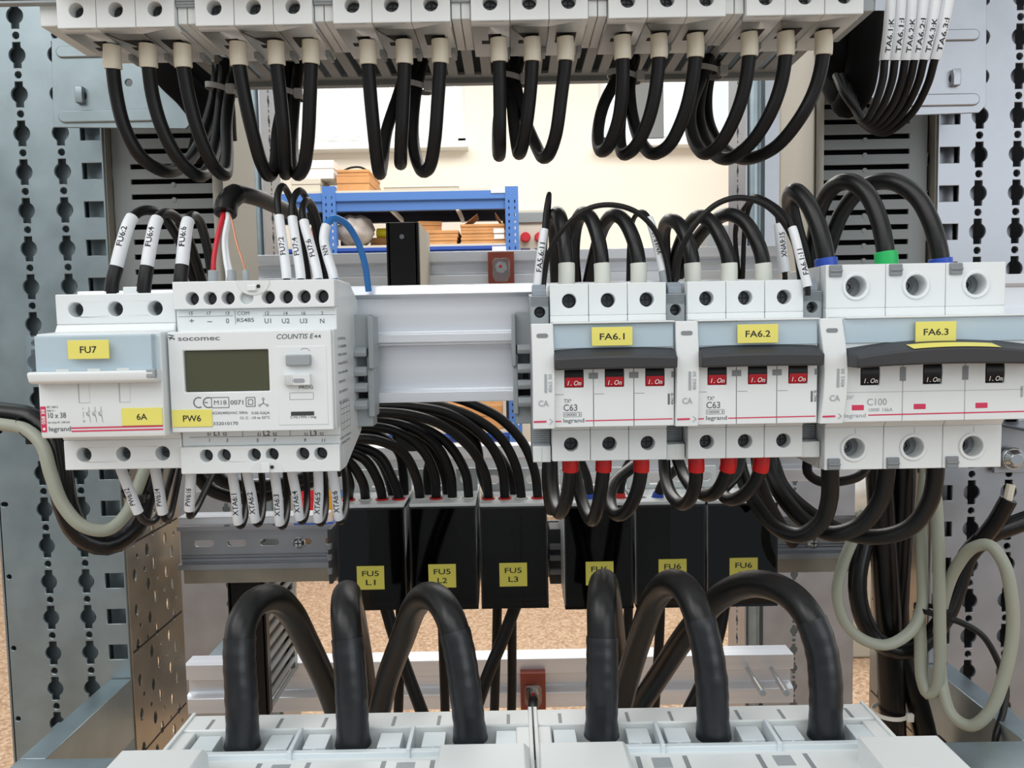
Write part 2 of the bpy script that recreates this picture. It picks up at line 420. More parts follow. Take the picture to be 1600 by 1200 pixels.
# vertical blind in the left window: slats as one fabric part with a scalloped foot chain
bl = thing('vertical_blind', 'white vertical fabric blind hanging in the left background window', 'blind', (wl + 500, YW + 20, wb + 60), None)
m = MB(); x = xpx(440, YW, 150); k = 0
while x < wr - 70:
    m.add([(x, YW + 10, wb + 70), (x + 118, YW + 45, wb + 70), (x + 118, YW + 45, wt), (x, YW + 10, wt), (x, YW + 12, wb + 70), (x + 118, YW + 47, wb + 70), (x + 118, YW + 47, wt), (x, YW + 12, wt)],
          [(0, 1, 2, 3), (4, 5, 6, 7), (0, 1, 5, 4), (2, 3, 7, 6)])
    x += 150
m.build('slat_curtain', BLINDM, bl, smooth=False)
m = MB(); x = xpx(440, YW, 150)
while x < wr - 220:
    m.tube([V(x + 60, YW + 20, wb + 78), V(x + 100, YW + 15, wb + 50), V(x + 140, YW + 12, wb + 46), V(x + 180, YW + 15, wb + 55), V(x + 210, YW + 20, wb + 78)], 5, 6); x += 150
m.build('bottom_chain', FRAMEW, bl)
a, b = P(990, 130, YW - 20), P(1037, 216, YW - 20)
struct(MB().box(a.x, b.x, YW - 30, YW + 50, b.z, b.z + 1500).build('trim_1', PILLG, bevel=6))

# ================================================================== THE BLUE RACK behind the cabinet
YK = 4700
rk = thing('storage_rack', 'blue metal storage rack with chipboard shelves against the back wall', 'rack', (xpx(650, YK), YK, ZF))
def rack_post(px, Y):
    x = xpx(px, Y, 340); h = zpx(292, Y, px) - ZF; m = MB()
    holes = [circle(x + dx, ZF + 60 + i * 38, 4.5, 8, 10) for i in range(int(h / 38) - 2) for dx in (-17, 17)]
    Y -= 24; fplate(m, rect(x - 38, x + 38, ZF, ZF + h), holes, Y, Y + 3); m.box(x + 35, x + 38, Y + 3, Y + 50, ZF, ZF + h)
    m.build('post', RACKB, rk, smooth=False)
for px, Y in ((516, YK), (800, YK)): rack_post(px, Y)
for px in (538, 792):
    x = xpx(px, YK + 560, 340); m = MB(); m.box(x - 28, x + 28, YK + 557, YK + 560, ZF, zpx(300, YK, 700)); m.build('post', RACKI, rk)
xL, xR = xpx(400, YK, 340), xpx(806, YK, 340)
def beam(z0, z1, Y, m_, d=42):
    b = MB(); t = z1 - z0
    b.prism([(Y - 3, z0), (Y - 3, z0 + t * .45), (Y - 18, z0 + t * .55), (Y - 18, z1), (Y + d, z1), (Y + d, z0)], xL, xR); b.build('beam', m_, rk)
SHT = []
for (pt, pb, mt) in ((300, 328, RACKB), (386, 397, RACKD), (678, 692, RACKD), (812, 826, RACKD)):
    zt, zb = zpx(pt, YK, 660), zpx(pb, YK, 660)
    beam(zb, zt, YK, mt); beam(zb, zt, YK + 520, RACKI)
    MB().box(xL, xR, YK - 10, YK + 560, zt - 1, zt + 14).build('shelf_board', BOARD, rk); SHT.append(zt + 14.5)
for px in (610, 715):
    x = xpx(px, YK, 330); z = zpx(326, YK, px); MB().box(x - 10, x + 10, YK, YK + 540, z - 10, z + 12).build('cross_bar', FRAMEW, rk)
for px, py in ((780, 297), (782, 388)):
    a, b = P(px - 13, py - 3, YK - 22), P(px + 13, py + 4, YK - 22); MB().box(a.x, b.x, YK - 22, YK - 19, b.z, a.z).build('shelf_label', PAPER, rk)
STK = {}
def cbox(px0, px1, py0, py1, Y, dep, label, rot=0, m_=CARD, group=None, name='cardboard_box', cat='box', flap=None, lab=None, on=None):
    a, b = P(px0, py0, Y), P(px1, py1, Y); c = V((a.x + b.x) / 2, Y + dep / 2, b.z); w = abs(b.x - a.x) / 2; h = a.z - b.z
    if on is not None: c.z = on
    cbox.top = c.z + h
    t = thing(name, label, cat, c, group); m = MB(); cr, sr = math.cos(rot), math.sin(rot)
    for z0, z1, e in ((0, h * .55, 0), (h * .55, h, 3)):
        vs = [(c.x + cr * x - sr * y, c.y + sr * x + cr * y, c.z + z) for x in (-w - e, w + e) for y in (-dep / 2 - e, dep / 2) for z in (z0, z1)]
        m.add(vs, [(0, 1, 3, 2), (4, 6, 7, 5), (0, 4, 5, 1), (2, 3, 7, 6), (0, 2, 6, 4), (1, 5, 7, 3)])
    m.build('carton', m_, t, bevel=3)
    if flap:
        for (x0, z0, x1, z1) in flap:
            A, B = P(x0, z0, Y + 20), P(x1, z1, Y + 20)
            MB().add([A, A + V(0, dep * .8, 0), B + V(0, dep * .8, 0), B, A + V(4, 0, 0), A + V(4, dep * .8, 0), B + V(4, dep * .8, 0), B + V(4, 0, 0)],
                     [(0, 1, 2, 3), (4, 5, 6, 7), (0, 3, 7, 4), (1, 2, 6, 5), (2, 3, 7, 6), (0, 1, 5, 4)]).build('lid_flap', m_, t, smooth=False)
    if lab:
        A, B = P(lab[0], lab[1], Y - 7), P(lab[2], lab[3], Y - 7); MB().box(A.x, B.x, Y - 7, Y - 4, B.z, A.z).build('paper_label', PAPER, t)
    return t
GB = 'cardboard boxes on the rack'
cbox(526, 577, 271, 294, YK + 40, 420, 'flat brown carton on the rack top board, lower of two', .0, group=GB, on=SHT[0])
t = cbox(527, 576, 261, 271, YK + 40, 400, 'flat brown carton with dark carry strap, upper of two on rack top', .0, group=GB, on=cbox.top + .5)
zt_ = cbox.top; x0_, x1_ = xpx(536, YK + 60, 262), xpx(574, YK + 60, 262)
MB().tube(Path([V(x0_, YK + 60, zt_ - 3), V(x0_ * .7 + x1_ * .3, YK + 60, zt_ + 14), V(x0_ * .3 + x1_ * .7, YK + 60, zt_ + 16), V(x1_, YK + 60, zt_ - 3)], 8).p, 6, 6).build('carry_strap', BLACKP, t)
cbox(455, 500, 276, 296, YK + 10, 260, 'pale cream box under the white parcel on the rack top', 0, BOARD, group=GB, name='cardboard_box', on=SHT[0])
cbox(464, 521, 246, 274, YK + 30, 230, 'white foam wrapped parcel on the rack top, left of the cartons', 0, BAGW, name='wrapped_parcel', cat='parcel', on=cbox.top + .5)
cbox(600, 716, 294, 297, YK - 5, 300, 'thin cream board lying along the front of the rack top', 0, BOARD, name='board_panel', cat='board', on=SHT[0])
cbox(655, 714, 374, 384, YK + 30, 300, 'long low brown carton right of the black duct, lower of its pair', 0, group=GB, on=SHT[1])
cbox(655, 716, 363, 373, YK + 30, 300, 'long low brown carton right of the black duct, upper of its pair', 0, group=GB, on=cbox.top + .5)
cbox(648, 684, 345, 360, YK + 60, 230, 'small carton resting across the low pair behind the black duct', .2, group=GB, on=cbox.top + .5)
cbox(721, 790, 377, 386, YK + 25, 300, 'bottom flat carton of the right stack on the upper rack shelf', 0, group=GB, on=SHT[1])
cbox(721, 789, 368, 377, YK + 25, 300, 'middle flat carton with white label in the right rack stack', 0, group=GB, lab=(772, 366, 788, 373), on=cbox.top + .5)
cbox(720, 788, 358, 367, YK + 25, 300, 'open topmost carton with raised flaps in the right rack stack', 0, group=GB, flap=[(721, 354, 745, 334), (789, 356, 773, 332)], lab=(771, 357, 788, 364), on=cbox.top + .5)
cbox(576, 606, 366, 384, YK + 260, 200, 'brown carton with yellow tape left of the black duct', .2, group=GB, on=SHT[1])
a = P(598, 370, YK + 320); a.z = cbox.top + 33; o = MB().cyl(a + V(-35, 0, 0), a + V(35, 0, 0), 32).build('tape_roll', YROLL, bevel=4); tag(o, 'bright yellow tape roll on the carton left of the black duct', 'tape')
def sack(px, rx, ry, rz, Y, m_, label, base, cat='bag', name='plastic_bag', jit=.07, sd=3):
    c = V(xpx(px, Y, 380), Y, base + rz * .93); r = random.Random(sd); mb = MB().blob(c, rx, ry, rz, 18, 11, jit, r)
    for v in mb.v: v.z = max(v.z, base)
    o = mb.build(name, m_, sharp=180); tag(o, label, cat); return o
sack(556, 112, 110, 92, YK + 120, BAG, 'grey crumpled plastic bag on the upper shelf beside the blue wire', SHT[1] + 8, jit=.16)
sack(499, 55, 60, 78, YK + 130, mat('salmon_red_bag', srgb(215, 110, 100), .5), 'small salmon red bag beside the grey plastic bag', SHT[1] + 8, sd=5)
sack(421, 90, 110, 80, YK + 160, BAGW, 'white crumpled plastic bag on the rack top behind the left cables', SHT[0] + 8, sd=9)
cbox(470, 503, 752, 806, YK + 30, 200, 'red box standing on the lowest rack shelf', 0, RED, name='parts_box', on=SHT[3])
cbox(505, 530, 749, 808, YK + 30, 200, 'yellow box beside the red box on the lowest rack shelf', 0, YBOX, name='parts_box', on=SHT[3])
cbox(552, 575, 756, 808, YK + 30, 200, 'narrow red box right of the yellow box on the lowest shelf', 0, RED, name='parts_box', on=SHT[3])
cbox(690, 770, 745, 808, YK + 30, 260, 'cream box on the lowest rack shelf behind the middle block', 0, BOARD, name='parts_box', on=SHT[3])
cbox(690, 785, 640, 676, YK + 30, 260, 'brown carton on the lower rack shelf under the bare rail', 0, CARD, group=GB, on=SHT[2])
def crate(px0, px1, py, Y, lab, top, tm, tl, tn):
    a, b = P(px0, py, Y), P(px1, py, Y); o = MB().box(a.x, b.x, Y, Y + 240, ZF, a.z).build('crate', BOARD, bevel=8); tag(o, lab, 'crate')
    cbox(px0 + 3, px1 - 3, py - top, py, Y + 10, 200, tl, 0, tm, name=tn, on=a.z + .5)
crate(1000, 1060, 772, 3900, 'tall cream crate under the brown carton behind the middle breaker cables', 30, CARD, 'brown carton standing on a cream crate behind the middle breaker cables', 'cardboard_box')
crate(895, 945, 775, 4100, 'tall cream crate under the orange box behind the left breaker cables', 36, YBOX, 'orange yellow box standing on a cream crate behind the left breaker cables', 'parts_box')
a = P(1310, 815, 3300); o = MB().box(a.x - 260, a.x + 260, 3120, 3480, ZF, a.z + 40).build('low_crate', BOARD, bevel=10); tag(o, 'pale crate carrying the white plastic wrap at the right', 'crate')
sack(1310, 200, 150, 120, 3300, BAGW, 'white crumpled plastic wrap lying beyond the right breaker cables', a.z + 42, sd=12, jit=.1)
# socket panel on the wall
sp = thing('socket_panel', 'grey wall socket panel with red round sockets right of the blue rack', 'socket panel', P(828, 395, YW))
a, b = P(809, 328, YW - 120), P(850, 420, YW - 120)
MB().box(a.x, b.x, YW - 120, YW, b.z, a.z).build('housing', mat('panel_beige_grey', srgb(190, 186, 175), .6), sp, bevel=8)
MB().box(a.x, b.x, YW - 140, YW - 118, a.z - 90, a.z - 20).build('hood', MIDGREY, sp, bevel=6)
for px in (821, 843):
    c = P(px, 371, YW - 120); MB().cyl(c, c + V(0, -45, 0), 36, 32).build('socket', RED, sp, bevel=4)
    c = P(px, 390, YW - 122); MB().box(c.x - 32, c.x + 32, YW - 126, YW - 118, c.z - 14, c.z + 10).build('rating_plate', mat('plate_violet_%d' % px, srgb(90, 85, 120), .5), sp)
it = thing('bench_instrument', 'dark grey bench device with a violet display on the far sill at right', 'device', P(1150, 400, 5000))
a, b = P(1106, 352, 5000), P(1170, 402, 5000)
MB().box(a.x, b.x, 5000, 5200, b.z, a.z).build('housing', MIDGREY, it, bevel=10)
c = P(1150, 362, 4998); MB().box(c.x - 40, c.x + 55, 4994, 5002, c.z - 22, c.z + 22).build('display', mat('violet_display', srgb(95, 80, 150), .3), it)
for i in range(3): c = P(1140 + i * 9, 371, 4996); MB().cyl(c, c + V(0, -18, 0), 9).build('knob', BLACKP, it)
a = P(1138, 402, 5000); o = MB().box(a.x - 780, a.x + 180, 4900, YW, a.z - 60, a.z - .3).build('wall_shelf', BOARD, bevel=6); tag(o, 'pale shelf board under the bench device at the back wall', 'shelf')
a = P(960, 390, 4950); a.z = P(1138, 402, 5000).z + .5; o = MB().box(a.x - 2, a.x + 160, 4960, 5120, a.z, a.z + 60).build('red_case', RED, bevel=8); tag(o, 'small red case on the pale back shelf', 'case')

# ================================================================== CABINET FRAME
YF = 535.0        # plane of the front flanges
xl = xpx(165, YF, 327); xr = xpx(1466, YF, 240)
zph = P(30, 86, YF).z
def flange(name, label, xa, xb, edge, cols, mt, sgn):
    t = thing(name, label, 'cabinet frame', (edge, YF, ZF))
    zs = [zph + 25 * i for i in range(-20, 8)]; holes = []
    for c in cols:
        for z in zs: holes += [keyhole(c, z), circle(c, z + 12.5, 2.3, 12)]
    for z in zs:
        e0, e1 = sorted((edge - sgn * 1.2, edge - sgn * 14)); holes.append(rect(e0, e1, z - 5.2, z + 5.2))
    x4 = cols[0] - sgn * 27
    for i, z in enumerate(zs[::2]): holes.append(circle(x4, z + 4, 1.8, 10) if i % 4 else pill(x4, z + 4, 5, 3.2, 5))
    zl, zh = zph - 25 * 20.6, zph + 25 * 7.6
    m = MB(); fplate(m, rect(min(xa, xb), max(xa, xb), zl, zh), holes, YF, YF + 2)
    m.box(min(xa, xb), max(xa, xb), YF, YF + 2, ZF, zl).box(min(xa, xb), max(xa, xb), YF, YF + 2, zh, zh + 300)
    m.build('front_flange', mt, t, bevel=.25, seg=1)
    x5 = xa; m = MB().box(x5 - 1, x5 + 1, YF, YF + 40, zl, zh); m.build('outer_fold', mt, t)
    # inner folds seen through the keyholes
    m = MB()
    for c in cols: m.box(c - sgn * 1 - 9, c - sgn * 1 + 1.2, YF + 9, YF + 10, zl, zh).box(c - .3, c + .9, YF + 10, YF + 40, zl, zh)
    m.box(min(edge - sgn * 1.5, edge - sgn * 17), max(edge - sgn * 1.5, edge - sgn * 17), YF + 12, YF + 13, zl, zh)
    m.box(min(xa, xb), max(xa, xb), YF + 40, YF + 42, zl, zh)
    m.build('rear_fold', mt, t)
    # perforated side face running back
    dep = 88; holes = []
    zz = [zph - 25 * 20 + 12.5 * i for i in range(40)]
    for i, z in enumerate(zz):
        for k in range(5):
            y = 12 + k * 15 + (i % 2) * 5
            if (i + k) % 2 == 0: holes.append([(y - 1.4, z - 4.4), (y + 1.4, z - 4.4), (y + 2.8, z - 1.2), (y + 2.8, z + 1.2), (y + 1.4, z + 4.4), (y - 1.4, z + 4.4), (y - 2.8, z + 1.2), (y - 2.8, z - 1.2)])
            elif (i + k) % 4 == 1: holes.append(circle(y, z, 1.7, 8))
    m = MB(); plate(m, rect(2, dep, zl, zph - 45), [h for h in holes if max(q[1] for q in h) < zph - 48], 1.6, lambda u, v, w: (edge + sgn * (.8 - w) * 1.0, YF + u, v))
    m.box(edge - .8, edge + .8, YF + dep - 26, YF + dep, zph - 45, zh)
    sp_ = m.build('side_plate', STEELW, t, bevel=.2, seg=1)
    for i in range(-19, -4, 3): MB().box(edge - .9, edge + .9, YF + 4, YF + dep - 3, zph + 25 * i - 3, zph + 25 * i - 1.6).build('fold_seam', HOLE, t)
    return t
flange('frame_upright', 'galvanised perforated cabinet upright at the left with two keyhole columns', -349, xl, xl, [xl - 27 - 25.3, xl - 27], STEEL, 1)
flange('frame_upright', 'galvanised perforated cabinet upright at the right behind the widest breaker', xr + 84, xr, xr, [xr + 27 + 25, xr + 27], STEELR, -1)
# base frame
zb = -236.0
bf = thing('base_frame', 'galvanised base frame with mitred corners around the bottom switches', 'cabinet frame', (0, 430, zb - 40))
for sx, x0 in ((-1, xl), (1, xr)):
    m = MB(); x1 = x0 + sx * 14
    m.box(min(x0, x1), max(x0, x1), 432.5, YF - 1, zb - 2, zb); m.box(x0 - 1, x0 + 1, 432.5, YF - 1, zb - 42, zb)
    m.build('side_strip', STEEL, bf, bevel=.5)
m = MB(); m.prism([(402, zb - 70), (402, zb - 4), (403.2, zb - 1.2), (406, zb), (432, zb), (432, zb - 2), (405, zb - 3), (405, zb - 70)], xl - 14, xr + 14); m.build('front_beam', STEEL, bf, bevel=.6)
for sx, x0 in ((-1, xl - 14), (1, xr + 14)):
    MB().box(x0 - 4, x0 + 4, 470, 478, ZF, zb - 2).build('foot_post', STEEL, bf)
# rear uprights
YB = 1020
def rear(label, ex, sgn, width):
    t = thing('rear_upright', label, 'cabinet frame', (ex, YB, ZF))
    z0, z1 = -620, 420; n = 40; zs = [zpx(944, YB, 318) + 25 * i for i in range(-6, 36)]
    h = []
    for z in zs: h += [keyhole(ex - sgn * 62, z, 5, 2.2, 7.5, 5), circle(ex - sgn * 62, z + 12.5, 2.4, 8)]
    m = MB(); a, b = sorted((ex - sgn * width, ex - sgn * 22))
    fplate(m, rect(a, b, zs[0] - 14, zs[-1] + 20), h, YB, YB + 2); m.box(a, b, YB, YB + 2, ZF, zs[0] - 14)
    m.build('front_face', STEELR, t, smooth=False)
    m = MB(); x = ex - sgn * 11; m.tube([V(x, YB + 14, ZF), V(x, YB + 14, z1)], 10, 16); m.build('rolled_edge', STEEL, t)
    h = []
    for z in zs: h += [keyhole(40, z, 5, 2.2, 7.5, 5), circle(40, z + 12.5, 2.4, 8)]
    m = MB(); plate(m, rect(4, 84, zs[0] - 14, zs[-1] + 20), h, 2, lambda u, v, w: (ex + sgn * (w - 1), YB + u, v))
    m.box(ex - 1, ex + 1, YB + 4, YB + 84, ZF, zs[0] - 14)
    m.build('side_face', STEELR, t, smooth=False)
    m = MB(); m.box(min(ex - sgn * width, ex), max(ex - sgn * width, ex), YB + 84, YB + 86, ZF, z1); m.build('back_face', STEEL, t)
REX = (xpx(436, YB, 980), xpx(1168, YB, 200))
rear('pale rear cabinet upright with keyholes seen at the left', REX[0], 1, 140)
rear('pale rear cabinet upright with keyholes seen at the right', REX[1], -1, 140)

# aluminium support rails at the back
def cprof(y, z0, z1, d=22, t=3):
    h = z1 - z0
    return [(y + d, z0), (y + d, z1), (y, z1), (y, z1 - h * .30), (y + 4, z1 - h * .34), (y + 10, z1 - h * .36), (y + 10, z1 - h * .64), (y + 4, z1 - h * .66), (y, z1 - h * .70), (y, z0)]
YA = 720
def alurail(label, px0, px1, pt, pb, Y=YA, pm=700):
    z1, z0 = zpx(pt, Y, pm), zpx(pb, Y, pm); x0, x1 = xpx(px0, Y, (pt + pb) / 2), xpx(px1, Y, (pt + pb) / 2)
    m = MB().prism(cprof(Y, z0, z1), x0, x1); t = thing('support_rail', label, 'rail', ((x0 + x1) / 2, Y, z0), 'aluminium support rails'); m.build('profile', ALU, t, bevel=.5)
    for e in ([max(x0 + 12, REX[0] - 11)] + ([min(x1 - 12, REX[1] + 11)] if x1 > REX[1] - 12 else [])): MB().box(e - 10, e + 10, Y + 20, YB + 6, z0 + (z1 - z0) * .4, z0 + (z1 - z0) * .7).build('standoff', STEEL, t)
    return t
alurail('upper aluminium support rail behind the bare mounting rail and shelf', 392, 1248, 393, 446)
alurail('middle aluminium support rail behind the lower fuse block cables', 300, 1345, 698, 762)
alurail('lowest aluminium support rail behind the six thick cables', 288, 1240, 1032, 1108)
# red-brown insulators with capped bolts
for px, py, hw, hh, lab in ((783, 418, 20, 24, 'red brown insulator plate with capped bolt on the upper support rail'), (833, 1080, 20, 30, 'red brown insulator plate with capped bolt on the lowest support rail')):
    c = P(px, py, YA - 8); t = thing('insulator_plate', lab, 'insulator', (c.x, c.y, c.z - 14)); s = YA / 1250
    MB().box(c.x - hw * s, c.x + hw * s, YA - 9, YA + 1.5, c.z - hh * s, c.z + hh * s).build('plate', BROWN, t, bevel=.6)
    MB().face([(c.x - 8, c.z + 5), (c.x - 6, c.z + 8), (c.x + 6, c.z + 8), (c.x + 8, c.z + 5), (c.x + 8, c.z - 8), (c.x + 5, c.z - 13), (c.x - 5, c.z - 13), (c.x - 8, c.z - 8)], YA - 15, YA - 9.2).build('clear_cap', CLEARB, t, bevel=1)
    m = MB().cyl((c.x, YA - 9, c.z), (c.x, YA - 11, c.z), 5.5, n=6).cyl((c.x, YA - 11, c.z), (c.x, YA - 14.5, c.z), 2.6); m.build('bolt', CHROME, t, bevel=.3)
    MB().cyl((c.x - .5, YA - 14.6, c.z + .6), (c.x - .5, YA - 15.2, c.z + .6), 1.4).build('paint_dot', RED, t)
# studs on the lowest rail
for i, px in enumerate((1168, 1205)):
    c = P(px, 1045, YA); e = P(px + 24, 1083, YA - 70); m = MB().tube([c, c.lerp(e, .5)], 2.2, 12).tube([c.lerp(e, .5), e], 3.0, 12)
    o = m.build('threaded_stud', CHROME, bevel=.4); tag(o, '%s shiny stud sticking out of the lowest rail at right' % ('left', 'right')[i], 'stud')

# ================================================================== CABLE DUCTS
def vduct(label, xa, xb, xlid, zlo, zhi, sgn, slotphase):
    t = thing('cable_duct', label, 'cable duct', (xa, 575, zlo), 'grey slotted ducts')
    x0, x1 = min(xa, xb), max(xa, xb); h = []; z = slotphase
    while z > zlo + 8: z -= 10
    z += 10
    sa = xb - sgn * 4; sb = xa + sgn * 12; mid = (sa + sb) / 2
    while z < zhi - 6:
        h.append(rect(min(sa, sb), max(sa, sb), z - 1.7, z + 1.7)); z += 10
    m = MB(); fplate(m, rect(x0, x1, zlo, zhi), h, 545, 547); m.build('slotted_wall', DUCTM, t, bevel=.2, seg=1)
    m = MB(); z = slotphase
    while z > zlo + 8: z -= 10
    z += 10
    while z < zhi - 6:
        m.cyl((mid, 544.6, z - 2.2), (mid, 547, z - 2.2), 1.6, n=10); z += 10
    m.build('break_off_tab', DUCTM, t)
    m = MB(); fplate(m, rect(x0, x1, zlo, zhi), [], 603, 605); m.box(min(xa, xa + sgn * 2), max(xa, xa + sgn * 2), 547, 603, zlo, zhi); m.build('back_wall', DUCTM, t)
    MB().box(x0 + 4, x1 - 4, 551, 598, zlo, zhi).build('shade_fill', SHADEB, t)  # solid black block added so the slots look dark inside
    m = MB(); e = xb + sgn * 2.2; m.box(min(xb, e), max(xb, e), 541, 609, zlo, zhi); f = xb - sgn * 5
    m.box(min(f, e), max(f, e), 541, 543.2, zlo, zhi).box(min(f, e), max(f, e), 607, 609, zlo, zhi); m.build('lid', DUCTLID, t, bevel=.5)
vduct('grey slotted cable duct standing behind the left fuse holder cables', xl + 1, xpx(347, 545, 300), 0, -85, 300, 1, zpx(283, 545, 280))
vduct('grey slotted cable duct standing behind the thick right breaker cables', xr - 2, xpx(1272, 545, 300), 0, -85, 300, -1, zpx(261, 545, 1350))
# horizontal duct above, its bottom wall seen from below
zd = 152
hd = thing('cable_duct', 'grey slotted cable duct lying behind the top breaker row', 'cable duct', (0, 470, zd), 'grey slotted ducts')
dx0, dx1 = -175, 170; h = []; x = dx0 + 6
while x < dx1 - 8: h.append(rect(x, x + 4.2, 446, 494)); x += 10
m = MB(); plate(m, rect(dx0, dx1, 436, 503), h, 2, lambda u, v, w: (u, v, zd + w)); m.build('slotted_wall', DUCTM, hd, bevel=.2, seg=1)
m = MB().box(dx0, dx1, 501, 503, zd, zd + 60).box(dx0, dx1, 436, 438, zd, zd + 60).box(dx0, dx1, 436, 503, zd + 58, zd + 60).box(dx0 - 1, dx1 + 1, 500, 506, zd - 3, zd + 6); m.build('lid', DUCTM, hd, bevel=.4)
# lower left black duct and upper black duct end
def bduct(label, pxa, pxb, py0, py1, Y, dep, slots, side, screw):
    Y -= .0; a, b = P(pxa, py0, Y), P(pxb, py0, Y); z0, z1 = zpx(py1, Y, pxa), a.z
    t = thing('black_duct', label, 'cable duct', (a.x, Y, z0))
    m = MB().box(a.x, b.x, Y, Y + 3, z0, z1).box(a.x - 1.2, a.x + 2, Y, Y + 8, z0, z1).box(b.x - 2, b.x + 1.2, Y, Y + 8, z0, z1); m.box(a.x + (b.x - a.x) * .3, a.x + (b.x - a.x) * .42, Y - .8, Y, z0, z0 + (z1 - z0) * .45).box(a.x + (b.x - a.x) * .58, a.x + (b.x - a.x) * .7, Y - .8, Y, z0, z0 + (z1 - z0) * .45)
    m.build('lid', BLACKP, t, bevel=.5)
    if slots:
        h = []; z = z0 + 4
        while z < z1 - 8: h.append(rect(10, dep - 6, z, z + 6)); z += 10.5
        m = MB()
        for xx in (a.x, b.x - 2): plate(m, rect(8, dep, z0, z1), h, 2, lambda u, v, w: (xx + w, Y + u, v))
        m.box(a.x, b.x, Y + dep, Y + dep + 2, z0, z1); m.build('slotted_wall', side, t, smooth=False)
        m = MB().box(a.x + 6, b.x - 6, Y + 10, Y + dep - 4, z0, z1); m.build('shade_fill', BLACKP, t)  # solid black core, keeps the gaps between the slats dark
    else: MB().box(a.x + 1, b.x + 1.6, Y + 3, Y + dep, z0, z1).build('side_wall', side, t)
    c = P(screw[0], screw[1], Y); MB().cyl((c.x, Y - .9, c.z), (c.x, Y, c.z), 1.9).build('screw', CHROME, t)
bduct('black lidded duct standing behind the leftmost thick cable', 356, 410, 886, 1118, 630, 88, True, DUCTM, (382, 945))
bduct('black duct end standing up behind the bare mounting rail', 605, 651, 348, 706, 641, 84, False, BOARD, (628, 370))

# ================================================================== DEVICES
YR = 410.0; ZC = -21.3
# bare aluminium mounting rail of the middle row
def rprof(y, z, h): return [(y + p, z + q) for p, q in h]
RX0, RX1 = -222.0, xr - 4
m = MB()
zt, zb_ = P(700, 444, YR).z, P(700, 628, YR).z; zm = P(700, 525, YR).z; z2 = P(700, 459, YR).z
m.prism([(YR + 14, zb_), (YR + 14, zt - 2), (YR + 10, zt), (YR + 3, zt), (YR + 1, z2), (YR + 7, z2 - 1.5), (YR + 8, zm + 2.2), (YR, zm + 1.4), (YR, zm - 3), (YR + 1.5, zm - 3.4), (YR + 1.5, zm - 4.4), (YR + 9, zm - 5), (YR + 9, zb_ + 6), (YR, zb_ + 5.5), (YR, zb_)], RX0, RX1)
t = thing('mounting_rail', 'bare silvery aluminium mounting rail between the meter and the first breaker', 'rail', (0, YR, zb_))
m.build('profile', ALU, t, bevel=.35)
for x in (RX0 + 1, RX1 - 1): MB().box(x - 1.5, x + 1.5, YR + 8, YF + 1, zb_ + 4, zt).build('end_bracket', STEEL, t)
# upper rail (hidden behind the top row)
ZU = P(180, 43, 367).z + 40; YT = 367 + 48; xu = P(88, 20, 367).x
m = MB().prism([(YT, ZU - 17.5), (YT, ZU + 17.5), (YT + 8, ZU + 17.5), (YT + 8, ZU - 17.5)], xu - 12, xu + 5 * 61.4 + 64)
o = m.build('mounting_rail', ALU, bevel=.3); tag(o, 'mounting rail carrying the top row of breakers', 'rail')

def mcb_housing(x0, pitch, n, h, zc, yr, dt, dn, hz, hr, win=(), split=26, side=0):
    m = MB()
    yt, yn = yr - dt, yr - dn
    for i in range(n):
        a, b = x0 + i * pitch + .1, x0 + (i + 1) * pitch - .1; c = (a + b) / 2
        m.prism([(yr, zc - h), (yt + 7, zc - h), (yt + 7, zc - split), (yt, zc - split), (yt - 3, zc - 22.6), (yn + 6, zc - 22.6), (yn + 6, zc + 22.6), (yt - .3, zc + 22.6), (yt, zc + split), (yt + 7, zc + split), (yt + 7, zc + h), (yr, zc + h)], a, b)
        fplate(m, rect(a, b, zc + split - .02, zc + h), [circle(c, zc + hz, hr, 24)], yt, yt + 7)
        fplate(m, rect(a, b, zc - h, zc - split + .02), [circle(c, zc - hz, hr, 24)], yt, yt + 7)
        fplate(m, rect(a, b, zc - 22.6, zc + 22.6), [rect(*[c + w[0], c + w[1]], zc + w[2], zc + w[3]) for w in win], yn, yn + 6)
    return m
def screws(par, x0, pitch, n, zc, hz, yt, r, depth=5.6, m_=DARKSCREW, zs=(1, -1), hexa=False):
    for s in zs:
        for i in range(n):
            c = V(x0 + (i + .5) * pitch, yt + depth, zc + s * hz)
            k = MB().cyl(c, c + V(0, 1.3, 0), r * .93)
            if hexa: k = MB().ring(c + V(-r * .3, 0, 0), c + V(-r * .3, 1.3, 0), r * .3, r * .62)
            else:
                k.cyl(c + V(0, -.5, 0), c, r * .8, r * .86)
            s_ = k.build('terminal_screw', m_, par, bevel=.1)
            if not hexa: MB().box(c.x - r * .62, c.x + r * .62, c.y - .6, c.y - .45, c.z - .35, c.z + .35).box(c.x - .35, c.x + .35, c.y - .61, c.y - .46, c.z - r * .62, c.z + r * .62).build('cross_slot', HOLE, s_)
def sticker(par, x0, x1, z0, z1, y, lines, m_=YEL, h=3.4, w=None, name='label_sticker', gap=1.35):
    s = MB().box(x0, x1, y - .5, y, z0, z1).build(name, m_, par, bevel=.15)
    k = MB(); n = len(lines); cz = (z0 + z1) / 2
    for i, t in enumerate(lines):
        k.text(t, (x0 + x1) / 2, cz + ((n - 1) / 2 - i) * h * gap - h / 2, y - .58, h, w[i] if w else None)
    k.build('lettering', INK, s, smooth=False)
    return s
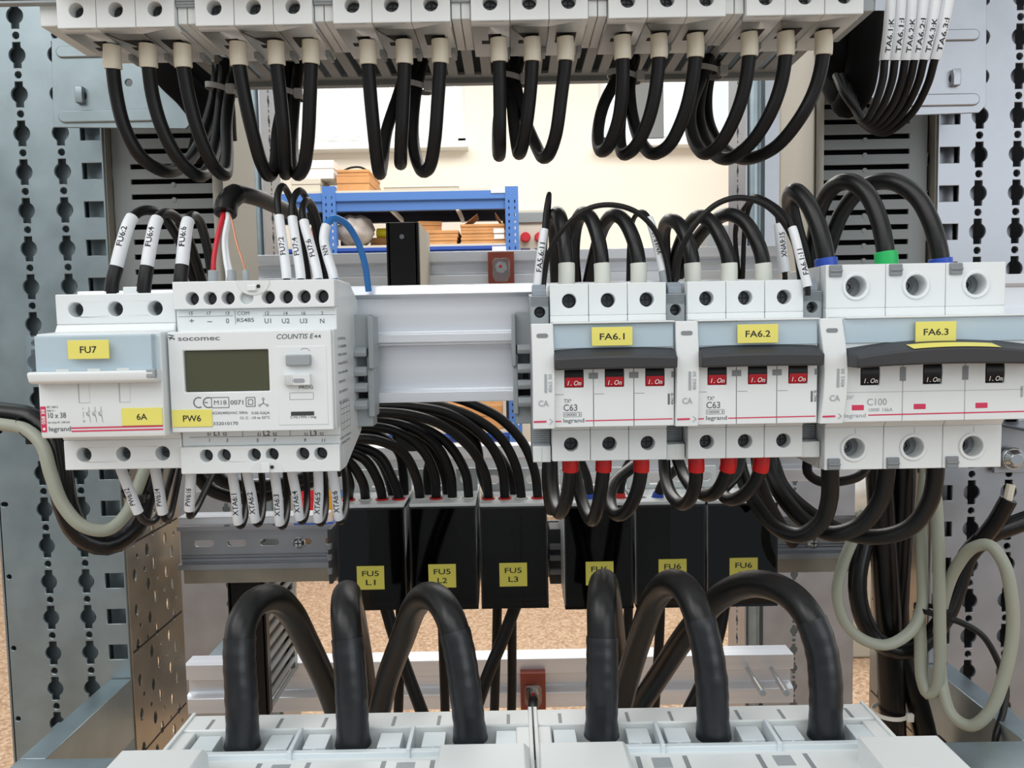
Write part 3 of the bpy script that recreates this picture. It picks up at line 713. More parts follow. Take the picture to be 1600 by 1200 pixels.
def togglebar(par, x0, x1, yn, z0, z1, prot, arch, m_, n=24, stripe=None):
    """curved linking bar: a top slope that catches the light and a front face"""
    def prof(e): return [(yn + .5, z1 + e), (yn - prot, z1 - (z1 - z0) * .42 + e), (yn - prot + .8, z0 + e * .35), (yn + .5, z0 + e * .2)]
    vs = []; fs = []
    for i in range(n + 1):
        t = i / n; e = arch * (1 - (2 * t - 1) ** 2); vs += [(x0 + (x1 - x0) * t, y, z) for y, z in prof(e)]
    for i in range(n):
        for k in range(4): fs.append((i * 4 + k, i * 4 + (k + 1) % 4, i * 4 + 4 + (k + 1) % 4, i * 4 + 4 + k))
    fs += [(0, 1, 2, 3), tuple(n * 4 + k for k in (3, 2, 1, 0))]
    o = MB().add(vs, fs).build('linking_bar', m_, par, bevel=.8)
    if stripe:
        vs = []; fs = []
        for i in range(17):
            t = stripe[0] + (stripe[1] - stripe[0]) * i / 16; e = arch * (1 - (2 * t - 1) ** 2); q = prof(e)
            for f in (.5, .97): vs.append((x0 + (x1 - x0) * t, q[0][0] + (q[1][0] - q[0][0]) * f - .25, q[0][1] + (q[1][1] - q[0][1]) * f + .25))
        fs = [(i * 2, i * 2 + 1, i * 2 + 3, i * 2 + 2) for i in range(16)]
        MB().add(vs, fs).build('yellow_stripe', YEL, o, smooth=False)
    return o
def toggle(par, c, w, z0, z1, yn, m_, frac):
    k = MB(); r = (z1 - z0) * .62; cz = (z0 + z1) / 2
    prof = [(yn + 3.5 - r * math.cos(a) * .62, cz + r * math.sin(a)) for a in [(-.95 + 1.9 * i / 10) for i in range(11)]] + [(yn + 4, cz + r * .7), (yn + 4, cz - r * .7)]
    o = k.prism(prof, c - w / 2, c + w / 2).build('toggle', BLACKP, par, bevel=.15)
    zt = z0 + (z1 - z0) * frac; yy = yn + 3.5 - r * .62
    f = MB(); pr = [(yn + 3.5 - (r + .12) * math.cos(a) * .62, cz + (r + .12) * math.sin(a)) for a in [(-.95 + 1.0 * i / 8) for i in range(9)]]
    pr = [q for q in pr if q[1] <= zt + .3]; n = len(pr)
    f.add([(x, y, z) for x in (c - w / 2 + .2, c + w / 2 - .2) for y, z in pr], [(i, i + 1, n + i + 1, n + i) for i in range(n - 1)])
    g = f.build('indicator_face', m_, o)
    tx = MB().text('I . On', c, z0 + .8, yn + 3.5 - r * .62 - .35, 2.0, w * .72, italic=.2); tx.build('lettering', WINK, o, smooth=False)
    return o
def aux(x0, x1, dz, label, curved=False):
    """slim add-on contact module at the left of a breaker"""
    t = thing('auxiliary_contact', label, 'contact module', ((x0 + x1) / 2, YR, ZC - 41), 'auxiliary contact modules')
    yt = YR - 45; yn = YR - 67; c = (x0 + x1) / 2
    m = MB(); a, b = x0 + .2, x1 - .2
    m.prism([(YR, ZC - 41), (yt + 4, ZC - 41), (yt + 4, ZC - 33.4), (yt + 7, ZC - 33), (yt + 7, ZC - 22.8), (YR - 60, ZC - 22.8), (YR - 60, ZC + 22.4), (yt + 7, ZC + 22.4), (yt + 7, ZC + 35), (yt + 9, ZC + 35.2), (YR, ZC + 38)], a, b)
    fplate(m, rect(a, b, ZC + 22.6, ZC + 35.2), [circle(c, ZC + 27.8, 2.55, 18)], yt, yt + 7)
    for i in range(7): m.box(a, b, yt - .5, yt, ZC + 30.8 + i * .62, ZC + 31.1 + i * .62)
    for i in range(9): m.box(a, b, yt + 6.4, yt + 7, ZC - 32.4 + i * 1.05, ZC - 31.9 + i * 1.05)
    m.build('housing', GREY, t, bevel=.25)
    m = MB().box(a, b, yt + 1, yt + 4, ZC - 41.2, ZC - 33.8).box(a + .1, (a + b) / 2 - .1, yt + .6, yt + 1.1, ZC - 41, ZC - 34); m.build('terminal_cap', WHITE2, t, bevel=.3)
    k = V(c, yt + 5, ZC + 27.8); s = MB().cyl(k, k + V(0, 1.5, 0), 2.3).cyl(k + V(0, -.4, 0), k, 1.9, 2.1).build('terminal_screw', DARKSCREW, t); MB().box(k.x - 1.5, k.x + 1.5, k.y - .5, k.y - .42, k.z - .3, k.z + .3).build('cross_slot', HOLE, s)
    MB().prism([(yt + 1, ZC + 35.2), (yt + 1, ZC + 38), (yt + 4, ZC + 40.5), (yt + 12, ZC + 40.5), (yt + 12, ZC + 35.2)], c - 3.2, c + 3).build('wire_clamp', mat('slate_grey_clamp_%d' % int(x0), srgb(140, 150, 160), .45), t, bevel=.3)
    m = MB(); n = 12; vs = []; fs = []
    w0 = x0 - .2; w1 = x1 + .6
    for i in range(n + 1):
        q = i / n; z = ZC + 22.6 - 45.4 * q; off = (1.7 * math.sin(q * math.pi * 1.05 - .3) if curved else .3 * math.sin(q * math.pi)); yy = yn - 1.2 * math.sin(math.pi * q)
        vs += [(w0 + off, yy, z), (w1 + off, yy, z), (w1 + off, yn + 9, z), (w0 + off, yn + 9, z)]
    for i in range(n):
        for k_ in range(4): fs.append((i * 4 + k_, i * 4 + (k_ + 1) % 4, i * 4 + 4 + (k_ + 1) % 4, i * 4 + 4 + k_))
    fs += [(0, 1, 2, 3), tuple(n * 4 + k_ for k_ in (3, 2, 1, 0))]
    cv = m.add(vs, fs).build('front_cover', WHITE, t, bevel=.35)
    yy = yn - 1.4
    def of(z): q = (ZC + 22.6 - z) / 45.4; return (1.7 * math.sin(q * math.pi * 1.05 - .3) if curved else .3 * math.sin(q * math.pi))
    fy = lambda z: yn - 1.2 * math.sin(math.pi * (ZC + 22.6 - z) / 45.4) - .12
    z = ZC + 17.4; k = MB().face(pill(c + of(z), z, 5, 1.9), fy(z) - .1, fy(z) + 1.6); k.build('slot', MIDGREY, cv)
    g = MB(); z = ZC - 3; g.box(c + of(z) + .4, c + of(z) + 1.5, fy(z) - .06, fy(z), z - 4, z + 4); g.text('4062 50', c + of(z) + 3.6, z - 4, fy(z) - .08, 1.5, 8, 'l', up=True)
    z = ZC - 11.5; g.text('CA', c + of(z), z - 1.3, fy(z) - .15, 2.5, 4.3)
    z = ZC - 19.6; g.line(c + of(z) + 2.6, z + 1.2, c + of(z) + 4, z + .1, fy(z) - .1, .35).line(c + of(z) + 4, z + .1, c + of(z) + 2.6, z - 1.2, fy(z) - .1, .35)
    g.build('printed_marking', LINK, cv, smooth=False)
    MB().line(c + of(z) - 4.2, z, c + of(z) + 1.3, z + .1, fy(z) - .1, .75).build('red_dash', RINK, cv, smooth=False)
    return t

def breaker(x0, pitch, n, h, label, name, big=False):
    t = thing(name, label, 'circuit breaker', (x0 + n * pitch / 2, YR, ZC - h), 'labelled circuit breakers')
    yt, yn = YR - 48, YR - 65; w = n * pitch; x1 = x0 + w
    hr = 4.7 if big else 3.25; hz = 36.7 if big else 32.6
    tw = 8.3 if not big else 8.2
    offs = 0.4 if not big else -.6
    zw0, zw1 = (-5.3, 4.2) if not big else (-6.6, 3.4)
    win = [(offs - tw / 2, offs + tw / 2, zw0, zw1)]
    m = mcb_housing(x0, pitch, n, h, ZC, YR, 48, 65, hz, hr, win, split=26 if not big else 27)
    m.build('housing', WHITE, t, bevel=.35)
    screws(t, x0, pitch, n, ZC, hz, yt, hr, hexa=big)
    # backs of the sockets
    for s in (1, -1):
        for i in range(n):
            c = V(x0 + (i + .5) * pitch, yt + 6.8, ZC + s * hz); MB().cyl(c, c + V(0, .4, 0), hr * 1.02).build('socket_floor', MIDGREY if big else HOLE, t)
    if big:
        for s in (1, -1):
            for i in range(n):
                c = V(x0 + (i + .5) * pitch, yt, ZC + s * hz)
                MB().ring(c + V(0, -.7, 0), c + V(0, .4, 0), 4.7, 6.3, 28).build('socket_rim', WHITE, t, bevel=.4)
                a = x0 + i * pitch + 1.2; z = ZC + s * (h - 2.8)
                MB().box(a + .2, a + 5.8, yt - 1.2, yt + 8, z - 2.6, z + 2.6).box(a + .2, a + 5.8, yt - 1.9, yt - 1, z - .6, z + .6).build('locking_clip', MIDGREY, t, bevel=.4)
    # label holder: blue paper strip under a clear lip
    zt_, zb2 = ZC + 22.3, ZC + 11.8
    MB().box(x0 + .6, x1 - .6, yn - .7, yn + .5, zb2, zt_ - .4).build('label_strip', PALEB, t, bevel=.1)
    lc = MB().box(x0 + .1, x0 + .9, yn - 1.85, yn, zb2, zt_).box(x1 - .9, x1 - .1, yn - 1.85, yn, zb2, zt_).box(x0 + .1, x1 - .1, yn - 2.6, yn - 1.9, zb2, zt_)
    lc.build('clear_label_cover', CLEAR, t)
    m = MB().prism([(yn - 3, ZC + 22.2), (yn - 3, ZC + 22.9), (yt - .6, ZC + 23.3), (yt - .6, ZC + 22.2)], x0 + (.3 if not big else 1), x1 - .3); m.build('upper_lip', WHITE, t, bevel=.25)
    if not big:
        togglebar(t, x0 + .5, x1 - .2, yn, ZC + 2.7, ZC + 11.4, 9, .7, DARKBAR)
    else:
        togglebar(t, x0 + 1.6, x1 + 3, yn, ZC + 1.6, ZC + 9.6, 14, 3.4, DARKBAR, 32, stripe=(.28, .72))
    for i in range(n):
        c = x0 + (i + .5) * pitch + offs
        toggle(t, c, tw - .3, ZC + zw0 + .2, ZC + zw1, yn, RED if not big else BLACKP, .45)
        e = x0 + (i + 1) * pitch - (.7 if i == n - 1 else 0)
        ww = (2.0 if i < n - 1 else .6) if not big else (1.3 if i < n - 1 else .6)
        MB().box(e - ww, e + ww, yn - .12, yn + .4, ZC - (1.6 if not big else 5), ZC + (1.0 if not big else 1)).build('status_window', MIDGREY, t)
    # printing
    k = MB(); y = yn - .1; r_ = MB()
    if not big:
        k.text('TX³', x0 + 4.6, ZC - 11.8, y, 1.6, 3.2, 'l'); k.text('C63', x0 + 4.4, ZC - 15.3, y, 2.8, 6.0, 'l')
        k.rectline(x0 + 4.4, x0 + 12.2, ZC - 17.9, ZC - 16.0, y, .16); k.text('10000 3', x0 + 4.9, ZC - 17.5, y, 1.1, 6.8, 'l')
        k.text('legrand', x0 + 4.3, ZC - 20.4, y, 1.75, 9.0, 'l')
        k.box(x1 - 2.9, x1 - 2.0, y, y + .05, ZC - 13.4, ZC - 8.6); k.text('4062 78', x1 - .4, ZC - 13.4, y, 1.2, 5, 'l', up=True)
        r_.line(x0 + .8, ZC - 19.9, x0 + 3.4, ZC - 19.85, y, .55).line(x0 + 13.8, ZC - 19.8, x1 - .8, ZC - 19.6, y, .5)
        for i in range(n):
            e = x0 + i * pitch; k.line(e + .2, ZC - 8.2, e + 4.6, ZC - 8.2, y, .16)
    else:
        k.text('DX³', x0 + 2.2, ZC - 12.6, y, 1.7, 3.6, 'l'); k.text('C100', x0 + 11.6, ZC - 15.3, y, 2.9, 8.6, 'l')
        k.text('10000', x0 + 12.4, ZC - 18.0, y, 1.4, 4.6, 'l'); k.text('16kA', x0 + 18.4, ZC - 18.1, y, 1.6, 4.4, 'l')
        k.text('legrand', x0 + 1.8, ZC - 20.5, y, 1.75, 9.4, 'l')
        k.box(x1 - 2.9, x1 - 2.0, y, y + .05, ZC - 13, ZC - 8.2); k.text('4093 45', x1 - .4, ZC - 13, y, 1.2, 5, 'l', up=True)
        r_.line(x0 + 12.2, ZC - 19.6, x1 - .8, ZC - 19.2, y, .55)
        k.line(x0 + .5, ZC - 9.6, x1 - .5, ZC - 9.6, y, .18)
        for i in range(n):
            c = x0 + 7.7 + i * 26.8; MB().box(c - 2.6, c + 2.6, y - .12, y + .3, ZC - 17.4, ZC - 15.1).build('red_flag_window', RINK, t, bevel=.2)
            e = x0 + i * pitch + 14; k.line(e, ZC - 27.5, e, ZC - 30, yt - .08, .2)
    k.build('printed_marking', GINK if not big else LINK, t, smooth=False); r_.build('red_line', RINK, t, smooth=False)
    return t, yn

XA = (9.0, 17.7)
b1, yn = breaker(17.7, 17.5, 3, 40.3, 'small three-pole breaker with yellow sticker FA6.1 and red toggles', 'circuit_breaker')
sticker(b1, 34.4, 51.8, ZC + 12.6, ZC + 20.6, yn - 2.7, ['FA6.1'], h=2.7, w=[10.6])
b2, yn = breaker(79.6, 17.5, 3, 40.3, 'small three-pole breaker with yellow sticker FA6.2 and red toggles', 'circuit_breaker')
sticker(b2, 96.6, 114, ZC + 12.6, ZC + 20.6, yn - 2.7, ['FA6.2'], h=2.7, w=[10.6])
b3, yn = breaker(142.0, 27.0, 3, 46.6, 'wide three-pole breaker with sticker FA6.3 and a yellow stripe on its bar', 'circuit_breaker', True)
sticker(b3, 172.6, 190, ZC + 11.6, ZC + 20.4, yn - 2.7, ['FA6.3'], h=2.7, w=[10.6])
aux(8.9, 17.5, 0, 'slim grey and white contact module left of breaker FA6.1')
aux(70.5, 79.4, 0, 'slim grey and white contact module between breakers FA6.1 and FA6.2')
aux(132.4, 141.7, 0, 'slim contact module with curved white cover between breakers FA6.2 and FA6.3', True)

# ---- top row: six breakers seen from below
xu = P(88, 20, 367).x
up0 = None
names = ['leftmost', 'second', 'third', 'fourth', 'fifth', 'rightmost']
for g in range(6):
    if g == 0:
        up0 = thing('circuit_breaker', 'leftmost white three-pole breaker of the top row, seen from below', 'circuit breaker', (xu + 26.25, YT, ZU - 40), 'breakers of the top row')
        m = mcb_housing(xu, 17.5, 3, 40, ZU, YT, 48, 65, 32.2, 3.25)
        m.build('housing', WHITE, up0, bevel=.35)
        screws(up0, xu, 17.5, 3, ZU, 32.2, YT - 48, 3.25, zs=(-1,))
        for i in range(3):
            c = xu + (i + .5) * 17.5
            MB().cyl((c, YT - 41.2, ZU - 32.2), (c, YT - 40.8, ZU - 32.2), 3.3).build('socket_floor', HOLE, up0)
            MB().box(c - 4.7, c + 4.7, YT - 32, YT - 19, ZU - 40.2, ZU - 39.8).build('cable_entry', HOLE, up0)
            MB().box(c - 5, c + 6, YT - 47.6, YT - 47.1, ZU - 40.15, ZU - 39.7).build('moulded_groove', GREY, up0)
            MB().box(c + 6.4, c + 8.7, YT - 14, YT - 4, ZU - 43, ZU - 39.9).build('rail_clip', GREY, up0, bevel=.5)
    else:
        c = copy_tree(up0); c.location.x += g * 61.4 * .001
        c['label'] = '%s white three-pole breaker of the top row, seen from below' % names[g]
for g in range(5):
    x0 = xu + 52.6 + g * 61.4; x1 = x0 + 8.7
    if g == 0:
        sp0 = thing('auxiliary_contact', 'slim grey contact module after the leftmost breaker of the top row', 'contact module', (x0 + 4.3, YT, ZU - 38), 'contact modules of the top row')
        MB().box(x0 + .1, x0 + 4.2, YT - 45, YT - 4, ZU - 38, ZU + 20).box(x0 + 4.5, x1 - .1, YT - 45, YT - 4, ZU - 38, ZU + 20).build('housing', WHITE2, sp0, bevel=.4)
        m = MB().box(x0 + .1, x1 - .1, YT - 46.5, YT - 44.8, ZU - 31, ZU + 10)
        for i in range(6): m.box(x0 + .1, x1 - .1, YT - 47, YT - 46.4, ZU - 30 + i * 1.3, ZU - 29.4 + i * 1.3)
        m.build('ribbed_face', GREY, sp0, bevel=.2)
    else:
        c = copy_tree(sp0); c.location.x += g * 61.4 * .001; c['label'] = 'slim grey contact module between the %s and %s breakers of the top row' % (names[g], names[g + 1])
x0 = xu - 9
t = thing('end_module', 'ribbed grey end module at the left end of the top row', 'contact module', (x0, YT, ZU - 40))
MB().box(x0 - 3, x0 + 8.8, YT - 40, YT, ZU - 36, ZU + 20).build('housing', WHITE2, t, bevel=.5)
m = MB()
for i in range(7): m.box(x0 - 22, x0 + 8.8, YT - 44, YT - 39.8, ZU - 27 + i * 1.8, ZU - 26 + i * 1.8)
m.build('rib', GREY, t)
x1 = xu + 5 * 61.4 + 52.6
t = thing('end_module', 'pale grey end module at the right end of the top row', 'contact module', (x1 + 6, YT, ZU - 40))
MB().box(x1 + .2, x1 + 8, YT - 40, YT, ZU - 36, ZU + 20).build('housing', GREY, t, bevel=.5)
MB().box(x1 + 8, x1 + 12, YT - 12, YT, ZU - 30, ZU + 20).build('foot', MIDGREY, t, bevel=.6)

# ---- fuse holder FU7
fx0, fp = -202.6, 17.75
fu = thing('fuse_holder', 'white three-pole fuse holder with clear lid, stickers FU7 and 6A', 'fuse holder', (fx0 + 26, YR, ZC - 40))
m = MB(); yt, yn = YR - 52, YR - 68; fx1 = fx0 + 53.2; h = 39.5
m.prism([(YR, ZC - h), (yt + 7, ZC - h), (yt + 7, ZC - 26), (yt, ZC - 26), (yt - 2, ZC - 22.8), (yn, ZC - 22.8), (yn - .6, ZC - 21), (yn - .6, ZC - 8), (yn, ZC + 22), (yt - 2, ZC + 22.8), (yt, ZC + 26), (yt + 7, ZC + 26), (yt + 7, ZC + h), (YR, ZC + h)], fx0, fx1)
cs = [fx0 + 8.8 + 17.7 * i for i in range(3)]
for s in (1, -1): fplate(m, rect(fx0, fx1, *sorted((ZC + s * 25.98, ZC + s * h))), [circle(c, ZC + s * 32.6, 3.3, 24) for c in cs], yt, yt + 7)
m.build('housing', WHITE, fu, bevel=.5)
for s in (1, -1):
    for c in cs:
        k = MB().cyl((c + .5, yt + 5.2, ZC + s * 32.6), (c + .5, yt + 6.9, ZC + s * 32.6), 2.7).build('terminal_screw', DARKSCREW, fu); MB().box(c - 1.4, c + 2.4, yt + 5.1, yt + 5.2, ZC + s * 32.6 - .4, ZC + s * 32.6 + .4).build('cross_slot', HOLE, k)
        MB().cyl((c, yt + 6.7, ZC + s * 32.6), (c, yt + 7.1, ZC + s * 32.6), 3.3).build('socket_floor', MIDGREY, fu)
# carrier: handle bar + pale blue strip + clear lid
zt_, zm_, zb3 = ZC + 21.6, ZC + 6.0, ZC + 1.0
cx0, cx1 = fx0 + .1, fx1 - .4
hdl = MB().prism([(yn, zm_ + .2), (yn - 8, zm_ + .2), (yn - 8.4, zm_ - 1), (yn - 7.4, zb3 + .8), (yn - 5.6, zb3), (yn, zb3)], cx0 - .2, cx1 + .3).build('carrier_handle', WHITE, fu, bevel=.7)
MB().box(cx0 + 1.8, cx1 - 1.8, yn - 4.6, yn, zm_ + .2, zt_ - .4).build('label_strip', PALEB, fu, bevel=.2)
lid = MB().box(cx0 - .4, cx0 + .6, yn - 6, yn, zm_ + .3, zt_ - 1.1).box(cx1 - .6, cx1 + .4, yn - 6, yn, zm_ + .3, zt_ - 1.1).box(cx0 - .4, cx1 + .4, yn - 7, yn - 6.1, zm_ + .3, zt_ - 1.1).box(cx0 - .4, cx1 + .4, yn - 6.8, yn, zt_ - 1, zt_)
lid.build('clear_lid', CLEAR, fu)
for a in (.22, .47, .70): MB().box(cx0 + 53 * a, cx0 + 53 * a + 5.2, yn - 7.25, yn - 7, zm_ + .3, zm_ + 1.2).build('hinge_tab', WHITE2, fu)
MB().box(cx1 - 3, cx1 + .8, yn - 8.3, yn - 6, zb3 + 2, zb3 + 5.6).build('latch', GREY, fu, bevel=.4)
sticker(fu, fx0 + 17.4, fx0 + 34.6, ZC + 11.3, ZC + 19.2, yn - 7.1, ['FU7'], h=2.75, w=[7])
y = yn - .75
sticker(fu, fx0 + 35.2, fx0 + 52.6, ZC - 17.8, ZC - 10.2, y + .15, ['6A'], h=2.6, w=[4.5])
r_ = MB(); r_.face(rect(fx0 + .4, fx0 + 2.7, ZC - 20, ZC - 8.9), y, y + .05); r_.line(fx0 + 13.2, ZC - 18.4, fx1 - .6, ZC - 18.2, y, .62).line(fx0 + 13.2, ZC - 19.8, fx1 - .6, ZC - 19.6, y, .62); r_.build('red_marking', RINK, fu, smooth=False)
MB().text('058 38', fx0 + 2.3, ZC - 16.5, y - .1, 1.5, 6.4, 'l', up=True).face(circle(fx0 + 1.6, ZC - 18.6, .6, 12), y - .12, y - .1).build('white_marking', WINK, fu, smooth=False)
k = MB().text('10 x 38', fx0 + 3.6, ZC - 13.9, y, 2.3, 7.6, 'l').text('IEC 269-2', fx0 + 3.2, ZC - 9.6, y, .9, 4.8, 'l').text('500 V ~', fx0 + 3.2, ZC - 11.2, y, .9, 3.9, 'l').text('Icc-(m)-IC 100 kA', fx0 + 3.4, ZC - 16.2, y, .85, 9.4, 'l').text('legrand', fx0 + 3.6, ZC - 19.6, y, 2.0, 9.4, 'l')
zz = ZC - 9.4
for i in range(3):
    x = fx0 + 21.2 + 2.6 * i
    k.line(x, zz, x, zz - 2, y, .14).line(x - .6, zz - 2, x + .6, zz - 2, y, .14).line(x - 1.3, zz - 2.2, x + .3, zz - 4.6, y, .16).arc(x - .5, zz - 3.2, .65, 0, 360, y, .14).line(x + .2, zz - 4.2, x + .4, zz - 6.6, y, .14)
k.line(fx0 + 18.7, zz - 2, fx0 + 18.7, zz - 4.6, y, .14).line(fx0 + 18.7, zz - .2, fx0 + 18.7, zz - 1, y, .14).arc(fx0 + 18.9, zz - 6.1, .4, 0, 360, y, .14)
k.build('printed_marking', GINK, fu, smooth=False)
for a in (fx0 + 17.2, fx0 + 34.6):
    MB().line(a, ZC + .8, a, ZC - 7.6, y + .02, .3).line(a, ZC - 7.6, a + 4.6, ZC - 7.6, y + .02, .15).line(a + 4.6, ZC + .8, a + 4.6, ZC - 7.6, y + .02, .08).build('moulded_seam', LINK, fu, smooth=False)
MB().box(fx0 + 24.5, fx0 + 31.5, YR - 40, YR - 30, ZC + h, ZC + h + 3.6).build('wire_clamp', WHITE, fu, bevel=.4)

# ---- energy meter
mx0, mx1 = -149.0, -77.6
em = thing('energy_meter', 'white energy meter with dark display, sticker PW6 and grey lettering', 'energy meter', ((mx0 + mx1) / 2, YR, ZC - 41))
yt, yn = YR - 55, YR - 64; zt1 = P(400, 438, YR - 55).z; zb1 = P(400, 739, YR - 55).z; zs1 = P(400, 481.5, YR - 55).z; zs0 = P(400, 697, YR - 55).z
m = MB()
m.prism([(YR - 2, ZC - 30), (yt + 14, zb1), (yt + 8, zb1), (yt + 8, zs0), (yt + 3, zs0), (yt + 3, ZC - 22), (yn + 4, ZC - 22), (yn + 4, ZC + 22), (yt + 3, ZC + 22), (yt + 3, zs1), (yt + 8, zs1), (yt + 8, zt1), (YR - 20, zt1), (YR - 2, ZC + 36)], mx0, mx1)
def hx(px, py, Y): return P(px, py, Y).x
tops = [hx(p, 465, yt) for p in (300, 328, 356, 385, 419, 447, 475, 503)]; bots = [hx(p, 711, yt) for p in (322, 350, 397, 425, 473, 501)]
ztop = P(400, 465, yt).z; zbot = P(400, 711, yt).z; hr = 2.9
fplate(m, rect(mx0, mx1, zs1 - .02, zt1), [circle(x, ztop, hr, 22) for x in tops], yt, yt + 8)
fplate(m, rect(mx0, mx1, zb1, zs0 + .02), [circle(x, zbot, hr, 22) for x in bots], yt, yt + 8)
m.build('housing', WHITE, em, bevel=.4)
nose = MB(); n0, n1 = mx0 + .6, mx1 - .2
dx = [hx(287, 580, yn), hx(420, 580, yn)]; dz = [P(350, 612, yn).z, P(350, 547, yn).z]
fplate(nose, rect(n0, n1, ZC - 21.8, ZC + 21.8), [rect(dx[0], dx[1], dz[0], dz[1])], yn, yn + 4.2)
nose.build('front_frame', WHITE, em, bevel=.5)
MB().box(dx[0] + .2, dx[1] - .2, yn + 1.6, yn + 3.8, dz[0] + .2, dz[1] - .2).build('display', LCD, em, bevel=.1)
MB().face(rect(dx[0], dx[1], dz[0], dz[1]), yn + 3.9, yn + 4.4).build('display_bezel', HOLE, em)
for i, x in enumerate(tops):
    if i == 3: MB().cyl((x, yt + 3, ztop), (x, yt + 8, ztop), 2.85).build('blind_plug', WHITE2, em); continue
    MB().cyl((x, yt + 6.6, ztop), (x, yt + 8, ztop), 2.88).build('socket_floor', HOLE, em)
    MB().cyl((x + .3, yt + 5, ztop), (x + .3, yt + 6.6, ztop), 2.2).build('terminal_screw', DARKSCREW, em)
for x in bots:
    MB().cyl((x, yt + 6.6, zbot), (x, yt + 8, zbot), 2.88).build('socket_floor', HOLE, em)
    MB().cyl((x + .3, yt + 5, zbot), (x + .3, yt + 6.6, zbot), 2.2).build('terminal_screw', DARKSCREW, em)
# seal bosses
for z, s, px in ((zt1, -1, 402), (zb1, 1, 412)):
    x = hx(px, 600, yt); MB().face([(x + 7.5 * math.cos(a), z + s * 6.6 * math.sin(a)) for a in [math.pi * i / 14 for i in range(15)]], yt - .35, yt + .3).build('seal_boss', WHITE2, em, bevel=.25)
    MB().box(x - 2.4, x + 1.6, yt - 1.6, yt, z + s * 1.2 - 1, z + s * 3.6 + (1 if s > 0 else -1)).build('seal_lug', WHITE, em, bevel=.3)
    MB().cyl((x + 2.4, yt - .7, z + s * 2.6), (x + 2.4, yt - .3, z + s * 2.6), .8).build('seal_hole', HOLE, em)
def fx(px): return P(px, 590, yn).x
def fz(py, px=400): return P(px, py, yn).z
MB().box(fx(433), fx(511), yn - .25, yn + .2, fz(665), fz(542)).build('key_panel', WHITE, em, bevel=.2)
MB().box(fx(450), fx(488), yn - 3, yn, fz(571, 468), fz(554, 468)).build('grey_button', GREY, em, bevel=.5)
sl = MB().box(fx(446), fx(487), yn - 3.2, yn, fz(601, 468), fz(584, 468))
for i in range(5): sl.box(fx(447) + i * .8, fx(447) + i * .8 + .4, yn - 3.6, yn - 3.2, fz(600, 468), fz(585, 468))
sl = sl.build('slide_switch', WHITE2, em, bevel=.3)
MB().face(pill(fx(470), fz(594, 468), 5, 1.8), yn - 3.4, yn - 3.2).build('slider_recess', GREY, sl)
MB().box(fx(453), fx(489), yn - .5, yn, fz(649, 470), fz(643, 470)).build('pulse_window', DARKBAR, em)
k = MB(); y = yn - .12
k.text('socomec', fx(281), fz(532, 310), y, 2.1, fx(346) - fx(281), 'l')
for i, (a, b, c_, d) in enumerate(((266, 523, 275, 525), (266, 527, 275, 529), (268, 531, 272, 526), (274, 531, 276, 529))): k.line(fx(a), fz(b, 270), fx(c_), fz(d, 270), y, .5)
k.text('COUNTIS E', fx(434), fz(529, 470), y, 2.1, fx(491) - fx(434), 'l', italic=.22); k.text('44', fx(493), fz(528, 497), y, 1.5, 3, 'l')
zl_ = fz(629, 340)
k.arc(fx(309), fz(629, 309), 2.2, 60, 300, y, .5); k.arc(fx(324), fz(629, 324), 2.2, 60, 300, y, .5); k.line(fx(318), fz(629, 320), fx(323), fz(629, 320), y, .45)
k.rectline(fx(329), fx(356), fz(637, 342), fz(621, 342), y, .3); k.text('M18', fx(342.5), fz(632.5, 342), y, 2, 5.4)
k.text('0071', fx(368.5), fz(632, 368), y, 1.9, 5.6); k.rectline(fx(383), fx(397), fz(635, 390), fz(621, 390), y, .3).rectline(fx(386.5), fx(393.5), fz(632, 390), fz(624.5, 390), y, .3)
c = (fx(410), fz(630, 410))
for a in (90, 210, 330):
    q = (c[0] + 1.9 * math.cos(math.radians(a)), c[1] + 1.9 * math.sin(math.radians(a))); k.line(*c, c[0] + 1.5 * math.cos(math.radians(a)), c[1] + 1.5 * math.sin(math.radians(a)), y, .3); k.arc(q[0], q[1], .45, 0, 360, y, .22)
k.text('X230(400)VAC 50Hz', fx(329), fz(647, 355), y, 1.1, fx(385) - fx(329), 'l').text('0.05-5(6)A', fx(419.5), fz(647, 405), y, 1.1, 8, 'r').text('Cl. C  -10 to 55°C', fx(419.5), fz(654.5, 400), y, 1.1, fx(419) - fx(372), 'r').text('332010170', fx(330), fz(664, 350), y, 1.35, fx(369) - fx(330), 'l')
y2 = yn - .35
k.text('PROG', fx(478), fz(607.5, 478), y2, 1.4, fx(489) - fx(467)).text('C=0.1Wh / imp', fx(472), fz(653.5, 472), y2, 1.2, fx(493) - fx(452)).rectline(fx(452), fx(489), fz(624, 470), fz(613.5, 470), y2, .14)
k.arc(fx(478), fz(553.5, 478), 2.6, 30, 130, y2, .2)
k.build('printed_marking', GINK, em, smooth=False)
k = MB(); yq = yt + 2.9
def tx(px): return P(px, 490, yq).x
def tz(py, px=400): return P(px, py, yq).z
for px, s in ((298, '15'), (326, '17'), (355, '13'), (417, '12'), (446, '14'), (474, '16'), (503, '2')): k.text(s, tx(px), tz(492, px), yq, 1.5, italic=.15)
for px, s in ((299, '+'), (327, '-'), (355, '0'), (418, 'U1'), (446, 'U2'), (474, 'U3'), (503, 'N')): k.text(s, tx(px), tz(505, px), yq, 2.1, 2.2 if s in '+-' else None)
k.text('COM', tx(380), tz(492.5, 380), yq, 1.7, tx(390) - tx(371)).text('RS485', tx(383), tz(503, 383), yq, 1.7, tx(397) - tx(370))
k.line(tx(278), tz(495, 278), tx(364), tz(493.5, 364), yq, .16).line(tx(411), tz(493, 411), tx(524), tz(491.5, 524), yq, .16).line(tx(367), tz(485, 367), tx(367.5), tz(507, 367), yq, .2)
